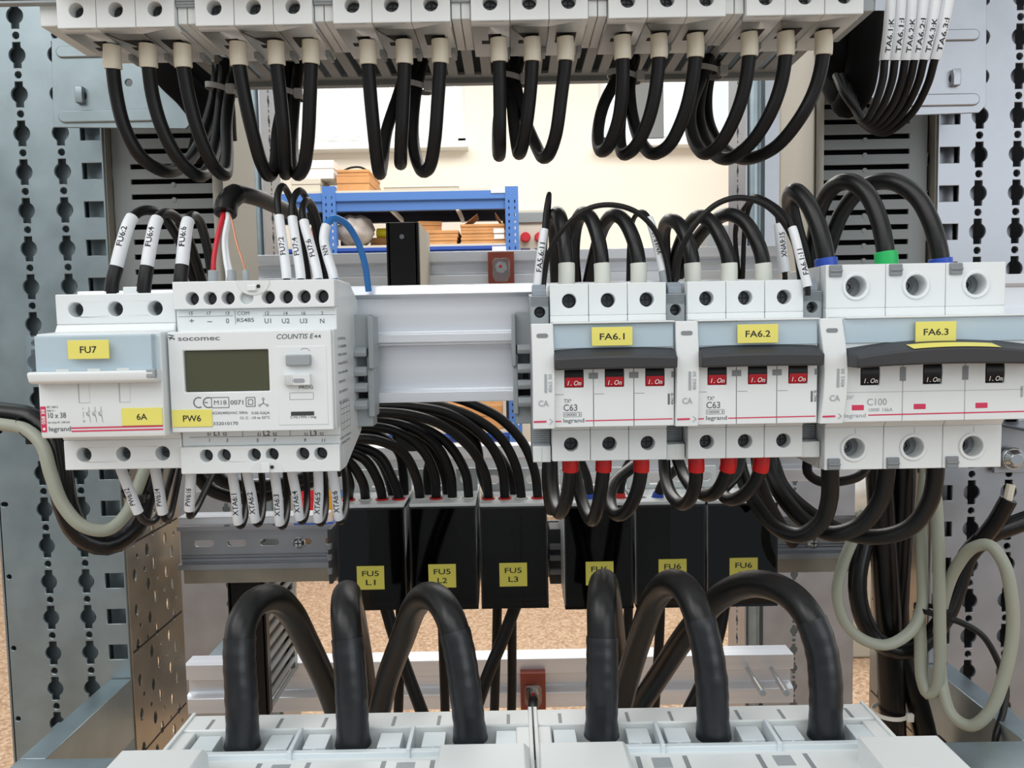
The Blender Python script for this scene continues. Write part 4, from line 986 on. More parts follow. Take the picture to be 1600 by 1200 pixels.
k.build('terminal_numbers', GINK, em, smooth=False)
k = MB()
for px, s in ((330, 'L1'), (409, 'L2'), (483, 'L3')):
    k.text(s, tx(px), tz(681, px), yq, 2.3).text('S1', tx(px - 12), tz(681, px), yq, 1.4).text('S2', tx(px + 13), tz(681, px), yq, 1.4)
for px, s in ((318, '1'), (346, '3'), (394, '5'), (421, '7'), (469, '9'), (498, '11')): k.text(s, tx(px), tz(690.5, px), yq, 1.5, italic=.15)
k.line(tx(287), tz(683.5, 287), tx(527), tz(680, 527), yq, .16)
for px in (371, 446): k.line(tx(px), tz(682, px), tx(px), tz(672, px), yq, .2)
k.build('phase_numbers', BINK, em, smooth=False)
sticker(em, fx(266.5), fx(329), fz(667, 297), fz(640, 297), yn, ['PW6'], h=2.7, w=[7.8])
# small print on the meter's right side
k = MB(); xx = mx1 + .06
def side(tq, yc, z, h_, w):
    vs, fs, wid = text2d(tq, h_); k.add([(xx, yc + a * w / wid, z + b) for a, b in vs], fs)
for i, (s, w) in enumerate((('COUNTIS E4x', 17), ('U  3x230(400)V', 19), ('f 50Hz 45-65Hz', 19), ('In Imp 0.05-5A', 20), ('Imp selectable', 20), ('IP20 IP51', 14), ('EN 50470-3', 18), ('IEC 62053-21', 19))): side(s, yn + 12, ZC + 17 - i * 3.4 - i * i * .1, 1.25, w)
for z in (-12, -14.5, -17, -21, -24): k.add([(xx, yn + 14, ZC + z), (xx, yn + 34, ZC + z), (xx, yn + 34, ZC + z + .25), (xx, yn + 14, ZC + z + .25)], [(0, 1, 2, 3)])
for y_ in (14, 20, 27, 33.7): k.add([(xx, yn + y_, ZC - 12), (xx, yn + y_ + .3, ZC - 12), (xx, yn + y_ + .3, ZC - 24), (xx, yn + y_, ZC - 24)], [(0, 1, 2, 3)])
side('REFER TO MANUAL', yn + 11, ZC - 28, 1.1, 24); side('CONNECTION', yn + 12, ZC - 30.4, 1.1, 20)
k.build('side_print', GINK, em, smooth=False)
MB().prism([(yn + 3.5, ZC - 22), (yn + 10, ZC - 20), (yn + 10, ZC + 20), (yn + 3.5, ZC + 22)], mx1 - .3, mx1 + .25).build('side_cheek', WHITE, em, bevel=.2)

# ---- grey rail clips beside the meter and beside the first contact module
def clip(px0, px1, label, mirror):
    x0, x1 = P(px0, 580, YR - 10).x, P(px1, 580, YR - 10).x; w = x1 - x0; yc = YR - 14
    t = thing('end_clamp', label, 'end clamp', ((x0 + x1) / 2, YR, ZC - 23), 'grey end clamps')
    X = lambda f: (x0 + w * f) if not mirror else (x1 - w * f)
    def bx(f0, f1, d0, d1, za, zb_): a, b = sorted((X(f0), X(f1))); return MB().box(a, b, YR - d1, YR - d0, za, zb_)
    m = bx(.0, .82, .2, 12, ZC + 12, ZC + 29); a, b = sorted((X(.78), X(1))); m.box(a, b, YR - 16, YR - .2, ZC + 2, ZC + 28); a, b = sorted((X(.0), X(.85))); m.box(a, b, YR - 12, YR - .2, ZC - 27, ZC - 13); a, b = sorted((X(.7), X(.95))); m.box(a, b, YR - 14, YR - .2, ZC - 22, ZC + 8); m.box(min(X(0), X(.8)), max(X(0), X(.8)), YR - 6, YR - .2, ZC - 14, ZC + 13)
    m.build('body', GREY, t, bevel=.5)
    for z, q in ((ZC + 10.5, 17), (ZC + 1, 18), (ZC - 7, 17), (ZC - 15.5, 19)):
        o = MB().prism([(YR - 4, z - 2), (YR - q, z - 2.4), (YR - q - 1, z), (YR - q + 1, z + 2.3), (YR - 4, z + 2)], min(X(-.06), X(.72)), max(X(-.06), X(.72))).build('lug', GREY, t, bevel=.6)
    MB().box(min(X(.18), X(.45)), max(X(.18), X(.45)), YR - 6.4, YR - 6, ZC - 4.6, ZC - 1.4).build('square_hole', DARKBAR, t)
    MB().box(min(X(.1), X(.68)), max(X(.1), X(.68)), YR - 6.5, YR - 6, ZC - 13.4, ZC - 9).build('dark_opening', HOLE, t)
clip(548, 588, 'grey plastic end clamp on the rail beside the meter', False)
clip(800, 831, 'grey plastic end clamp on the rail left of breaker FA6.1', True)

# ---- lower steel DIN rail and distribution blocks
YL = 598.0
zl1, zl0 = P(400, 822, YL).z, P(400, 889, YL).z; lx0, lx1 = P(277, 850, YL).x, P(1362, 850, YL).x
lm = (zl0 + zl1) / 2
m = MB(); holes = []; x = lx0 + 18
while x < lx1 - 10: holes.append(pill(x, lm + 2.2, 15, 5.2)); x += 25
fplate(m, rect(lx0, lx1, lm - 12, lm + 13), holes, YL + 6.2, YL + 7.2)
for s, e in ((1, zl1), (-1, zl0)):
    i = lm + (13 if s > 0 else -12)
    m.prism([(YL + 7.2, i), (YL, i + s * .6), (YL, e), (YL + 1.1, e), (YL + 1.1, i + s * 1.8), (YL + 7.2, i + s * 1.2)], lx0, lx1)
for z in (-7, -9.2): m.prism([(YL + 6.3, lm + z - .6), (YL + 5.2, lm + z), (YL + 6.3, lm + z + .6)], lx0, lx1)
t = thing('mounting_rail', 'slotted steel mounting rail carrying the black distribution blocks', 'rail', ((lx0 + lx1) / 2, YL, zl0)); m.build('profile', STEELR, t, bevel=.15)
for px in (467, 1270):
    c = P(px, 848, YL + 5); k = MB().cyl(c + V(0, 1.4, 0), c + V(0, -1, 0), 4.6, n=24).cyl(c + V(0, -1, 0), c + V(0, -2.6, 0), 4.4, 2.6, 24).build('fixing_screw', CHROME, t, bevel=.2); MB().box(c.x - 2.4, c.x + 2.4, c.y - 2.75, c.y - 2.6, c.z - .4, c.z + .4).box(c.x - .4, c.x + .4, c.y - 2.76, c.y - 2.61, c.z - 2.4, c.z + 2.4).build('cross_slot', HOLE, k)
zq = P(400, 808, YL).z
MB().prism([(YL + 4, zl1 + .5), (YL + 4, zq - .5), (YL + 2, zq), (YL + 20, zq), (YL + 20, zl1 + .5)], lx0, P(510, 810, YL).x).build('upper_lip', ALU, t, bevel=.4)
MB().prism([(YL + 8, zl0 - 13), (YL + 8, zl0 + 4), (YL + 24, zl0 + 4), (YL + 24, zl0 - 13)], lx0 + .5, lx1 - .5).build('backing_bar', STEELW, t)
YD = 532.0
def block(px0, px1, pt, pb, lab, lines, lx, ly, ferr):
    a, b = P(px0, pt, YD), P(px1, pb, YD); x0, x1, z1, z0 = a.x + .4, b.x - .4, a.z, b.z; w = x1 - x0
    t = thing('distribution_block', lab, 'distribution block', ((x0 + x1) / 2, YL, z0), 'black distribution blocks')
    m = MB(); ns = 4; hs = [x0 + w * (i + .5) / ns for i in range(ns)]
    holes = [circle(x, YD + 16, 4.3, 18) for x in hs]
    plate(m, rect(x0, x1, YD + 1, YL - 1), holes, 4, lambda u, v, w_: (u, v, z1 + 1 - w_))
    m.box(x0, x1, YD + 30, YL - 1, z0 + 3, z1 - 3).box(x0, x0 + 1.2, YD + 1, YD + 31, z0 + 2, z1).box(x1 - 1.2, x1, YD + 1, YD + 31, z0 + 2, z1).box(x0, x1, YD + 6, YD + 31, z0 + 1, z0 + 4)
    m.build('base', WHITE2, t, bevel=.5)
    m = MB(); fplate(m, rect(x0 + .5, x1 - .5, z1 + 1, z1 + 17), [pill(x0 + w * .2, z1 + 9, 8, 6.4), pill(x0 + w * .8, z1 + 9, 8, 6.4), rect(x0 + w * .36, x0 + w * .64, z1 + 4, z1 + 17.5)], YD + 44, YD + 47); m.build('rear_lug', WHITE2, t, bevel=.6)
    m = MB().box(x0 + 1.3, x1 - 1.3, YD + 8, YD + 30, z0 + 5, z1 - 3.2); m.build('inner_block', BLACKP, t, bevel=.5)
    for r, (zz_, nn, rr) in enumerate(((z1 - 16, 4, 3.4), (z1 - 26, 3, 3.0))):
        for i in range(nn):
            c = V(x0 + w * (i + .5) / nn, YD + 8, zz_); k = MB().ring(c + V(0, -1.6, 0), c, rr * .62, rr, 18); k.build('clamp_ring', BLACKP, t, bevel=.2); MB().cyl(c + V(0, -.5, 0), c, rr * .6, n=14).build('clamp_screw', DARKSCREW, t)
    m = MB().box(x0 + .1, x1 - .1, YD, YD + 1.4, z0, z1 - 1.2).box(x0 + .1, x0 + 1.2, YD + 1.4, YD + 28, z0, z1 - 1.2).box(x1 - 1.2, x1 - .1, YD + 1.4, YD + 28, z0, z1 - 1.2).box(x0 + .1, x1 - .1, YD + 1.4, YD + 6, z0, z0 + 1.2)
    m.build('smoked_cover', TINT, t, bevel=.4)
    for x, c in zip(hs, ferr):
        if c: MB().ring((x, YD + 16, z1 + 1.1), (x, YD + 16, z1 + 2), 3.5, 4.6, 20).build('hole_ring', c, t)
    A, B = P(lx, ly, YD - .6), P(lx + 44, ly + (36 if len(lines) > 1 else 30), YD - .6)
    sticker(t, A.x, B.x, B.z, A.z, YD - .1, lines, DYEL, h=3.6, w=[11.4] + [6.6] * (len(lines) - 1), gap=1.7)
    return hs, z1 + 1
R_, W_ = FRED, FERRW
blocks = []
spec = [(523, 637, 792, 953, 'L1', 'FU5', 557, 885, (R_, W_, R_, R_)), (638, 748, 790, 952, 'L2', 'FU5', 669, 882, (W_, R_, W_, W_)), (748, 858, 790, 950, 'L3', 'FU5', 780, 880, (R_, R_, W_, R_)),
        (880, 991, 789, 951, 'L1', 'FU6', 915, 878, (W_, None, R_, None)), (992, 1104, 787, 949, 'L2', 'FU6', 1029, 874, (None, None, None, None)), (1105, 1216, 785, 947, 'L3', 'FU6', 1140, 872, (None, None, None, None))]
posn = ['leftmost', 'middle', 'rightmost']
for i, (a, b, c, d, l, f, lx, ly, fr) in enumerate(spec):
    blocks.append(block(a, b, c, d, 'smoked black distribution block with yellow sticker %s, %s of its three' % (f + (' ' + l if f == 'FU5' or l == 'L3' else ''), posn[i % 3]), [f, l], lx, ly, fr))
# grey clamps between the block groups
for px0, px1, lab in ((858, 878, 'dark grey end clamp between the two groups of distribution blocks'), (512, 522, 'slim grey end clamp at the left end of the distribution blocks')):
    a, b = P(px0, 826, YL - 20), P(px1, 932, YL - 20); t = thing('end_clamp', lab, 'end clamp', ((a.x + b.x) / 2, YL, b.z), 'grey end clamps')
    MB().box(a.x, b.x, YL - 22, YL - .2, b.z + 10, a.z).build('body', DARKBAR, t, bevel=.6)
    for f in (.25, .5, .7): z = b.z + 10 + (a.z - b.z - 10) * f; MB().box(a.x - .2, b.x + .2, YL - 26, YL - 21, z - 2, z + 2).build('lug', MIDGREY, t, bevel=.6)

# ---- bottom switch units
ZT = -160.5
def unit(x0, x1, bases, caps, label):
    t = thing('switch_unit', label, 'switch', ((x0 + x1) / 2, 300, ZT - 170), 'bottom switch units')
    m = MB()
    m.box(x0, x1, 313.4, 326, ZT - 170, ZT).box(x0, x1, 258, 297.5, ZT - 170, ZT - 2.5).box(x0, x1, 297, 313, ZT - 170, ZT - 10)
    m.box(x0, x0 + 6, 297, 313, ZT - 11, ZT - .6).box(x1 - 6, x1, 297, 313, ZT - 11, ZT - .6)
    m.build('housing', WHITE2, t, bevel=.6)
    wl_ = MB().box(x0 + 5, x1 - 5, 294.6, 297.4, ZT - 9, ZT - .3); wl_.build('channel_wall', COOL, t, bevel=.4)
    for i, bx in enumerate(bases):
        for s in (-1, 1): MB().box(bx + s * 14.5 - 4.5, bx + s * 14.5 + 4.5, 301, 311.8, ZT - 10, ZT - 1.6).box(bx + s * 14.5 - .8, bx + s * 14.5 + .8, 300.4, 301, ZT - 6, ZT - 2).build('terminal_shroud', COOL, t, bevel=.5)
        if i: x = (bases[i - 1] + bx) / 2; MB().box(x - .8, x + .8, 293.6, 312, ZT - 10, ZT + 1.2).build('phase_barrier', COOL, t, bevel=.3)
        MB().box(bx - 10, bx + 10, 303, 309, ZT - 10, ZT - 8.6).build('terminal_bar', MIDGREY, t)
    n = 6
    for i in range(n):
        x = x0 + 12 + (x1 - x0 - 24) * i / (n - 1) + (3 if i % 2 else -2); MB().box(x - .7, x + .7, 314, 322, ZT - .2, ZT + .06).build('slot', MIDGREY, t)
        MB().box(x - .9, x + .9, 280, 292, ZT - 2.7, ZT - 2.42).build('slot', MIDGREY, t)
        if i % 2: MB().box(x + 5, x + 12, 284, 291, ZT - 2.7, ZT - 2.42).build('pocket', GREY, t)
    for a, b in caps:
        MB().face([(a, ZT - 22), (a, ZT + 7.6), (b - 1.5, ZT + 7.6), (b, ZT + 5.6), (b + 2.2, ZT - 22)], 240, 285).build('screw_cover', WHITE2, t, bevel=.5)
    for x in (x0, x1): MB().box(x - .8, x + .8, 258, 327, ZT - 100, ZT + .8).build('side_rib', WHITE2, t, bevel=.3)
    return t
LB = [P(378, 1152, 306).x, P(552, 1150, 306).x, P(735, 1142, 306).x]; RB = [P(940, 1135, 306).x, P(1115, 1138, 306).x, P(1290, 1138, 306).x]
unit(P(303, 1120, 326).x, P(828, 1120, 326).x, LB, [(P(190, 1155, 285).x, P(324, 1155, 285).x), (P(687, 1145, 285).x, P(826, 1145, 285).x)], 'pale grey switch unit at the bottom left taking three thick cables')
unit(P(836, 1112, 326).x, P(1347, 1106, 326).x, RB, [(P(842, 1141, 285).x, P(980, 1141, 285).x), (P(1340, 1132, 285).x, P(1470, 1132, 285).x)], 'pale grey switch unit at the bottom right taking three thick cables')
# supports of the switch units
m = MB().box(P(303, 1120, 326).x + 4, P(1347, 1106, 326).x - 4, 327.5, 334, ZT - 200, ZT - 130)
for x in (xl - 6, xr + 6): pass
m.box(xl - 8, xr + 8, 327.5, 334, ZT - 220, ZT - 200)
for x in (xl - 6, xr + 6): m.box(x - 3, x + 3, 327.5, 401.5, ZT - 220, zb - 8)
o = m.build('switch_support_plate', STEEL, bevel=.4); tag(o, 'galvanised plate behind and under the two bottom switch units', 'plate')

# ---- sheet brackets in the upper corners
def bracket(pts, Y, label, ribs, holes, mt, tabs):
    t = thing('mounting_bracket', label, 'bracket', P(pts[0][0], pts[0][1], Y)); m = MB()
    q = [P(x, y, Y) for x, y in pts]; hl = [circle(P(x, y, Y).x, P(x, y, Y).z, r, 14) for x, y, r in holes]
    fplate(m, [(p.x, p.z) for p in q], hl, Y, Y + 1.5); m.build('sheet', mt, t, bevel=.3, seg=1)
    for xa, xb_, yy, hh in ribs:
        A, B = P(xa, yy, Y), P(xb_, yy, Y); MB().face(pill((A.x + B.x) / 2, A.z, B.x - A.x, hh), Y - 1.3, Y + .2).build('pressed_rib', mt, t, bevel=.9)
    for x, y in tabs:
        c = P(x, y, Y); MB().prism([(Y - 3.4, c.z + 4), (Y - 3.8, c.z), (Y - 3.2, c.z - 6), (Y, c.z - 6), (Y, c.z + 4)], c.x - 2.4, c.x + 2.4).build('locking_tab', mt, t, bevel=.5)
        MB().cyl((c.x, Y - .12, c.z - 1), (c.x, Y, c.z - 1), 3.4).build('tab_hole', HOLE, t)
    return t
bracket([(80, 60), (300, 50), (303, 188), (290, 201), (83, 199)], 505, 'galvanised sheet bracket with pressed ribs in the upper left corner', [(88, 245, 82, 7), (92, 245, 183, 7.5)], [(201, 129, 2.2)], STEEL, [(127, 147)])
bracket([(1370, -30), (1542, -30), (1541, 164), (1530, 176), (1385, 182), (1360, 150)], 505, 'galvanised sheet bracket with pressed ribs in the upper right corner', [(1452, 1530, 56, 7), (1395, 1530, 158, 7.5)], [(1464, 70, 2)], STEELR, [(1491, 120)])
o = MB().prism([(470, P(1580, 715, 520).z + 20), (470, P(1580, 715, 520).z + 22), (533, P(1580, 715, 520).z + 22), (533, P(1580, 715, 520).z - 12), (530, P(1580, 715, 520).z - 12), (530, P(1580, 715, 520).z + 20)], P(1568, 715, 520).x, xr + 80).build('angle_bracket', STEELR, bevel=.4); tag(o, 'galvanised angle bracket at the right edge beside breaker FA6.3', 'bracket')
c = P(1580, 716, 526); o = MB().cyl(c, c + V(0, -3, 0), 7.6, n=28).cyl(c + V(0, -3, 0), c + V(0, -7, 0), 6.6, 4.4, 28).build('cross_screw', CHROME, bevel=.6); tag(o, 'large shiny screw head at the right edge under the angle bracket', 'screw'); ORG[o.name] = V(c.x, c.y - 7, c.z - 7.6)
for r in (0, 1): pass

# ================================================================== CABLES
def tie(label, pts, r, wid=2.6, m_=MIDGREY, Y=None, head=None):
    """cable tie: a flat strap round a bundle; pts = centre, half sizes"""
    c, a, b, tilt = pts
    loop = []
    for i in range(25):
        q = 2 * math.pi * i / 24; loop.append(c + V(a * math.cos(q), b * math.sin(q), -tilt * math.cos(q)))
    t = thing('cable_tie', label, 'cable tie', c)
    vs = []; fs = []
    for i, p in enumerate(loop):
        o = (p - c).normalized() * .6; vs += [p + V(0, 0, wid / 2), p + o + V(0, 0, wid / 2), p + o - V(0, 0, wid / 2), p - V(0, 0, wid / 2)]
    for i in range(24):
        for k in range(4): fs.append((i * 4 + k, i * 4 + (k + 1) % 4, i * 4 + 4 + (k + 1) % 4, i * 4 + 4 + k))
    MB().add(vs, fs).build('strap', m_, t)
    h = c + V(a * .8, -b * .62, -tilt * .8); MB().box(h.x - 1.5, h.x + 3, h.y - 3.4, h.y - .2, h.z - 2.6, h.z + 2.6).build('head', m_, t, bevel=.5)
    return t

# ---- eighteen cables hanging from the top row
up = [
 [(176, 112, 389), (182, 150, 391), (196, 203, 394), (221, 246, 399), (252, 266, 408), (282, 262, 428), (312, 225, 450), (333, 160, 464), (342, 96, 470)],
 [(232, 110, 389), (239, 152, 391), (256, 207, 394), (281, 251, 399), (306, 273, 406), (325, 265, 426), (338, 220, 446), (346, 160, 458), (352, 94, 464)],
 [(286, 110, 389), (297, 160, 391), (315, 220, 395), (335, 261, 401), (350, 273, 409), (355, 245, 426), (354, 190, 446), (360, 140, 458), (366, 94, 466)],
 [(373, 107, 389), (384, 160, 391), (396, 212, 395), (408, 254, 401), (419, 274, 409), (430, 256, 424), (434, 205, 444), (444, 150, 458), (450, 94, 468)],
 [(432, 106, 389), (439, 160, 391), (444, 215, 395), (446, 256, 401), (446, 272, 411), (446, 250, 428), (448, 200, 446), (453, 150, 458), (458, 94, 464)],
 [(486, 104, 389), (484, 160, 391), (481, 220, 395), (475, 260, 401), (466, 273, 409), (458, 254, 424), (457, 205, 444), (461, 150, 456), (467, 94, 468)],
 [(575, 105, 389), (579, 150, 391), (585, 212, 395), (590, 257, 401), (593, 271, 408), (597, 256, 424), (604, 205, 442), (622, 150, 456), (640, 93, 468)],
 [(632, 104, 389), (630, 160, 391), (627, 220, 395), (626, 246, 401), (626, 256, 410), (626, 238, 428), (630, 190, 446), (641, 140, 456), (652, 93, 464)],
 [(688, 103, 389), (684, 160, 391), (679, 222, 395), (672, 259, 401), (662, 268, 409), (651, 250, 424), (645, 205, 442), (650, 145, 454), (662, 92, 468)],
 [(780, 101, 389), (781, 160, 391), (781, 215, 395), (781, 233, 401), (780, 243, 409), (778, 225, 428), (780, 180, 446), (791, 135, 456), (798, 92, 466)],
 [(832, 100, 389), (828, 150, 391), (821, 205, 395), (815, 232, 401), (811, 240, 409), (806, 218, 426), (801, 170, 446), (799, 130, 456), (804, 92, 462)],
 [(884, 99, 389), (877, 150, 391), (868, 212, 395), (858, 240, 401), (849, 246, 409), (836, 224, 426), (818, 180, 446), (806, 130, 454), (812, 92, 468)],
 [(973, 97, 389), (972, 145, 391), (965, 192, 395), (951, 228, 401), (940, 236, 409), (934, 212, 424), (943, 165, 444), (965, 120, 456), (978, 91, 466)],
 [(1030, 95, 389), (1023, 148, 391), (1010, 196, 395), (992, 230, 401), (976, 241, 409), (968, 215, 426), (972, 165, 446), (980, 125, 458), (984, 91, 462)],
 [(1087, 94, 389), (1079, 142, 391), (1066, 187, 395), (1046, 226, 401), (1024, 240, 409), (1004, 226, 424), (988, 180, 444), (984, 130, 454), (992, 91, 468)],
 [(1171, 92, 389), (1163, 138, 391), (1147, 186, 395), (1125, 225, 401), (1104, 240, 409), (1085, 222, 424), (1079, 172, 444), (1095, 125, 456), (1108, 90, 464)],
 [(1228, 91, 389), (1220, 132, 391), (1201, 182, 395), (1171, 226, 401), (1138, 248, 409), (1108, 232, 426), (1092, 180, 446), (1099, 125, 458), (1114, 90, 470)],
 [(1287, 90, 389), (1275, 135, 391), (1249, 186, 395), (1211, 230, 401), (1168, 248, 411), (1130, 232, 430), (1106, 185, 450), (1108, 125, 462), (1122, 90, 466)],
]
pole = ['left', 'middle', 'right']
dy = {4: 9, 16: 9, 17: 18}
for i, pts in enumerate(up):
    px, py, Y = pts[0]
    o, pa = cable('power_cable', 'black cable looping from the %s terminal of the %s breaker in the top row' % (pole[i % 3], names[i // 3]), 'cable', [(px - 1, py - 42, Y - 2), (px, py - 12, Y - 1)] + [(a, b, c + (dy.get(i, 0) * min(1, max(0, (k - 1) / 4)))) for k, (a, b, c) in enumerate(pts[1:])], 3.25, CABLE, 'cables looping under the top row')
    collar(o, pa, 0.2, 10.8, 4.0, FERR, r2=4.15)
def up_tie(px, py, Y, w, lab): tie(lab, (P(px, py, Y), w, 8, 2.0), .6, 3.0, TIEM)
up_tie(346, 140, 458, 8, 'grey cable tie round the cable bundle of the leftmost top breaker')
up_tie(453, 147, 457, 7, 'grey cable tie round the cable bundle of the second top breaker')
up_tie(648, 136, 455, 9, 'grey cable tie round the cable bundle of the third top breaker')
up_tie(799, 124, 456, 8, 'grey cable tie round the cable bundle of the fourth top breaker')
up_tie(975, 120, 456, 9, 'grey cable tie round the cable bundle of the fifth top breaker')
up_tie(1103, 112, 459, 9, 'grey cable tie round the cable bundle of the rightmost top breaker')

# ---- six thin marked wires, upper right
txt = ['TA6.1:K', 'TA6.1:I', 'TA6.2:K', 'TA6.2:I', 'TA6.3:K', 'TA6.3:I']
bx = [1382, 1398, 1414, 1428, 1443, 1460]; tx_ = [1392, 1408, 1425, 1443, 1462, 1482]
for i in range(6):
    f = i / 5
    pts = [(tx_[i] + 4, -30, 440), (tx_[i], 0, 440), ((tx_[i] + bx[i]) / 2 + 1, 50, 440), (bx[i], 95, 442), (bx[i] - 3 - f * 8, 125 + f * 8, 444 + i), (bx[i] - 16 - f * 22, 165 + f * 15, 448 + i * 3), (1352 + f * 28, 188 + f * 20, 452 + i * 5), (1338 + f * 6, 172 + f * 16, 460 + i * 5), (1320 + f * 22, 148 + f * 4, 468 + i * 5.5), (1306 + i * 9, 118, 482 + i * 5.5)]
    o, pa = cable('control_wire', 'thin black wire with white sleeve %s at the upper right' % txt[i], 'wire', pts, 2.1, CABLE, 'marked wires at the upper right')
    e = 0
    while pa.at(e)[0].z > P(bx[i], 93, 442).z: e += 1
    marker(o, pa, 1, e, 2.75, txt[i], -1, 2.7, 17, off=.70)
for i, (pts, r, lab) in enumerate((
    ([(1300, 30, 500), (1310, 90, 500), (1335, 130, 510), (1330, 150, 500), (1310, 120, 515), (1345, 60, 520)], 8, 'coiled cable bundle, matt black to stand in for shade, beside the rightmost top breaker'),
    ([(1355, 20, 480), (1350, 80, 485), (1340, 140, 490), (1326, 160, 500), (1318, 120, 520)], 7, 'matt black cable strand standing in for shade behind the thin marked wires'))):
    o, pa = cable('shade_cable_bundle', lab, 'cable', pts, r * 1.35, SHADEB, None)  # thickened and matt black to keep the shaded right corner dark
for i, (pts, lab) in enumerate((([(243, 60, 500), (262, 110, 500), (300, 150, 505), (325, 190, 510), (318, 250, 520)], 'matt black cable strand standing in for shade behind the left corner bracket'), ([(262, 60, 505), (300, 100, 510), (335, 140, 515), (345, 220, 520)], 'thick matt black strand standing in for shade behind the bundle of the leftmost top breaker'))):
    cable('shade_cable_bundle', lab, 'cable', pts, 10, SHADEB, None)  # thick matt black strands put in for the dark area at upper left

# ---- fuse holder FU7: three marked wires on top
for i, (pts, s, seg) in enumerate((
    ([(174, 460, 372), (176, 440, 372), (181, 421, 373), (192, 378, 376), (206, 341, 382), (224, 329, 390), (250, 334, 402), (272, 362, 416), (290, 400, 432), (305, 445, 445)], 'FU6:2', (421, 341)),
    ([(224, 460, 372), (226, 440, 372), (229, 421, 373), (236, 380, 376), (245, 344, 382), (258, 333, 390), (276, 340, 402), (292, 368, 416), (306, 405, 430), (318, 445, 440)], 'FU6:4', (421, 344)),
    ([(281, 460, 372), (282, 440, 372), (284, 421, 373), (288, 380, 376), (293, 348, 382), (301, 337, 390), (311, 344, 400), (320, 370, 412), (327, 405, 424), (332, 445, 432)], 'FU6:6', (421, 348)))):
    o, pa = cable('control_wire', 'black wire with white sleeve %s entering the top of fuse holder FU7' % s, 'wire', pts, 2.35, CABLE, 'marked wires on top of the fuse holder')
    za, zb2 = P(200, seg[0], 373).z, P(200, seg[1], 382).z; a = 0
    while pa.at(a)[0].z < za: a += .5
    b = a
    while pa.at(b)[0].z < zb2 and b < pa.len - 1: b += .5
    collar(o, pa, 1, a + 1.2, 3.15, BLACKP, 'wire_boot')
    marker(o, pa, a, b, 2.95, s, 1, 2.6, 9.5, off=.56)

# ---- energy meter: sheathed cable and its cores
t_, pa = cable('sheathed_cable', 'black sheathed cable with taped end arching above the energy meter', 'cable', [(352, 334, 383), (355, 318, 386), (368, 304, 392), (398, 308, 410), (432, 322, 440), (470, 340, 480)], 4.3, CABLE)
collar(t_, pa, 0, 15, 5.4, WRAP, 'taped_end', r2=5.2, k=10)
pp = P(352, 334, 383)
for lab, pts, r, m_, nm in (('red core wire dropping from the taped cable into the meter', [(350, 326, 384), (348, 338, 382), (340, 370, 376), (334, 405, 372), (333, 428, 371)], 1.2, RED, 'core_wire'),
                        ('left white core wire dropping from the taped cable into the meter', [(354, 326, 384), (356, 338, 382), (350, 372, 377), (352, 405, 373), (356, 429, 371)], 1.1, SLEEVE, 'core_wire'),
                        ('right white core wire dropping from the taped cable into the meter', [(356, 326, 385), (358, 338, 383), (353, 372, 378), (356, 405, 374), (361, 429, 372)], 1.1, SLEEVE, 'core_wire'),
                        ('thin bare copper strand dropping from the taped cable into the meter', [(357, 326, 384), (361, 340, 382), (370, 380, 378), (379, 408, 374), (384, 427, 371)], .45, COPPER, 'copper_strand')):
    o, q = cable(nm, lab, 'wire', pts + [(pts[-1][0], 445, 371)], r, m_, step=1.5, n=8)
    if nm == 'core_wire' and 'left' not in lab or 'copper' in lab: collar(o, q, q.len - 6.5, q.len - .4, 2.3 if 'copper' not in lab else 1.6, GREY, 'ferrule')
for i, (pts, s, ct, m_) in enumerate((
    ([(448, 455, 372), (448, 434, 372), (443, 390, 376), (436, 338, 380), (434, 304, 384), (441, 291, 390), (452, 306, 402), (466, 350, 420), (478, 410, 432), (484, 450, 440)], 'FU7:2', 338, CABLE),
    ([(470, 455, 372), (470, 434, 372), (464, 390, 376), (457, 341, 380), (458, 312, 384), (468, 298, 390), (480, 313, 402), (492, 355, 418), (501, 410, 430), (506, 450, 438)], 'FU7:4', 341, CABLE),
    ([(498, 455, 372), (497, 434, 372), (487, 390, 376), (475, 347, 380), (473, 325, 384), (480, 313, 391), (490, 325, 402), (500, 360, 416), (508, 410, 428), (513, 450, 436)], 'FU7:6', 347, CABLE),
    ([(524, 455, 372), (521, 432, 372), (511, 398, 376), (506, 374, 379), (510, 352, 382), (522, 341, 387), (540, 349, 393), (558, 376, 400), (570, 412, 404), (576, 455, 407)], 'N:N', 353, LBLUE))):
    o, pa = cable('control_wire', '%s wire with white sleeve %s entering the top of the energy meter' % ('blue' if m_ is LBLUE else 'thin black', s), 'wire', pts, 1.65, m_, 'marked wires on top of the energy meter')
    za, zb2 = P(pts[1][0], 434, 372).z, P(pts[3][0], ct, 380).z; a = 0
    while pa.at(a)[0].z < za: a += .5
    b = a
    while pa.at(b)[0].z < zb2 and b < pa.len - 1: b += .5
    marker(o, pa, a - 1, b, 2.25, s, 1, 2.4, 9.0 if s != 'N:N' else 5, off=.5)

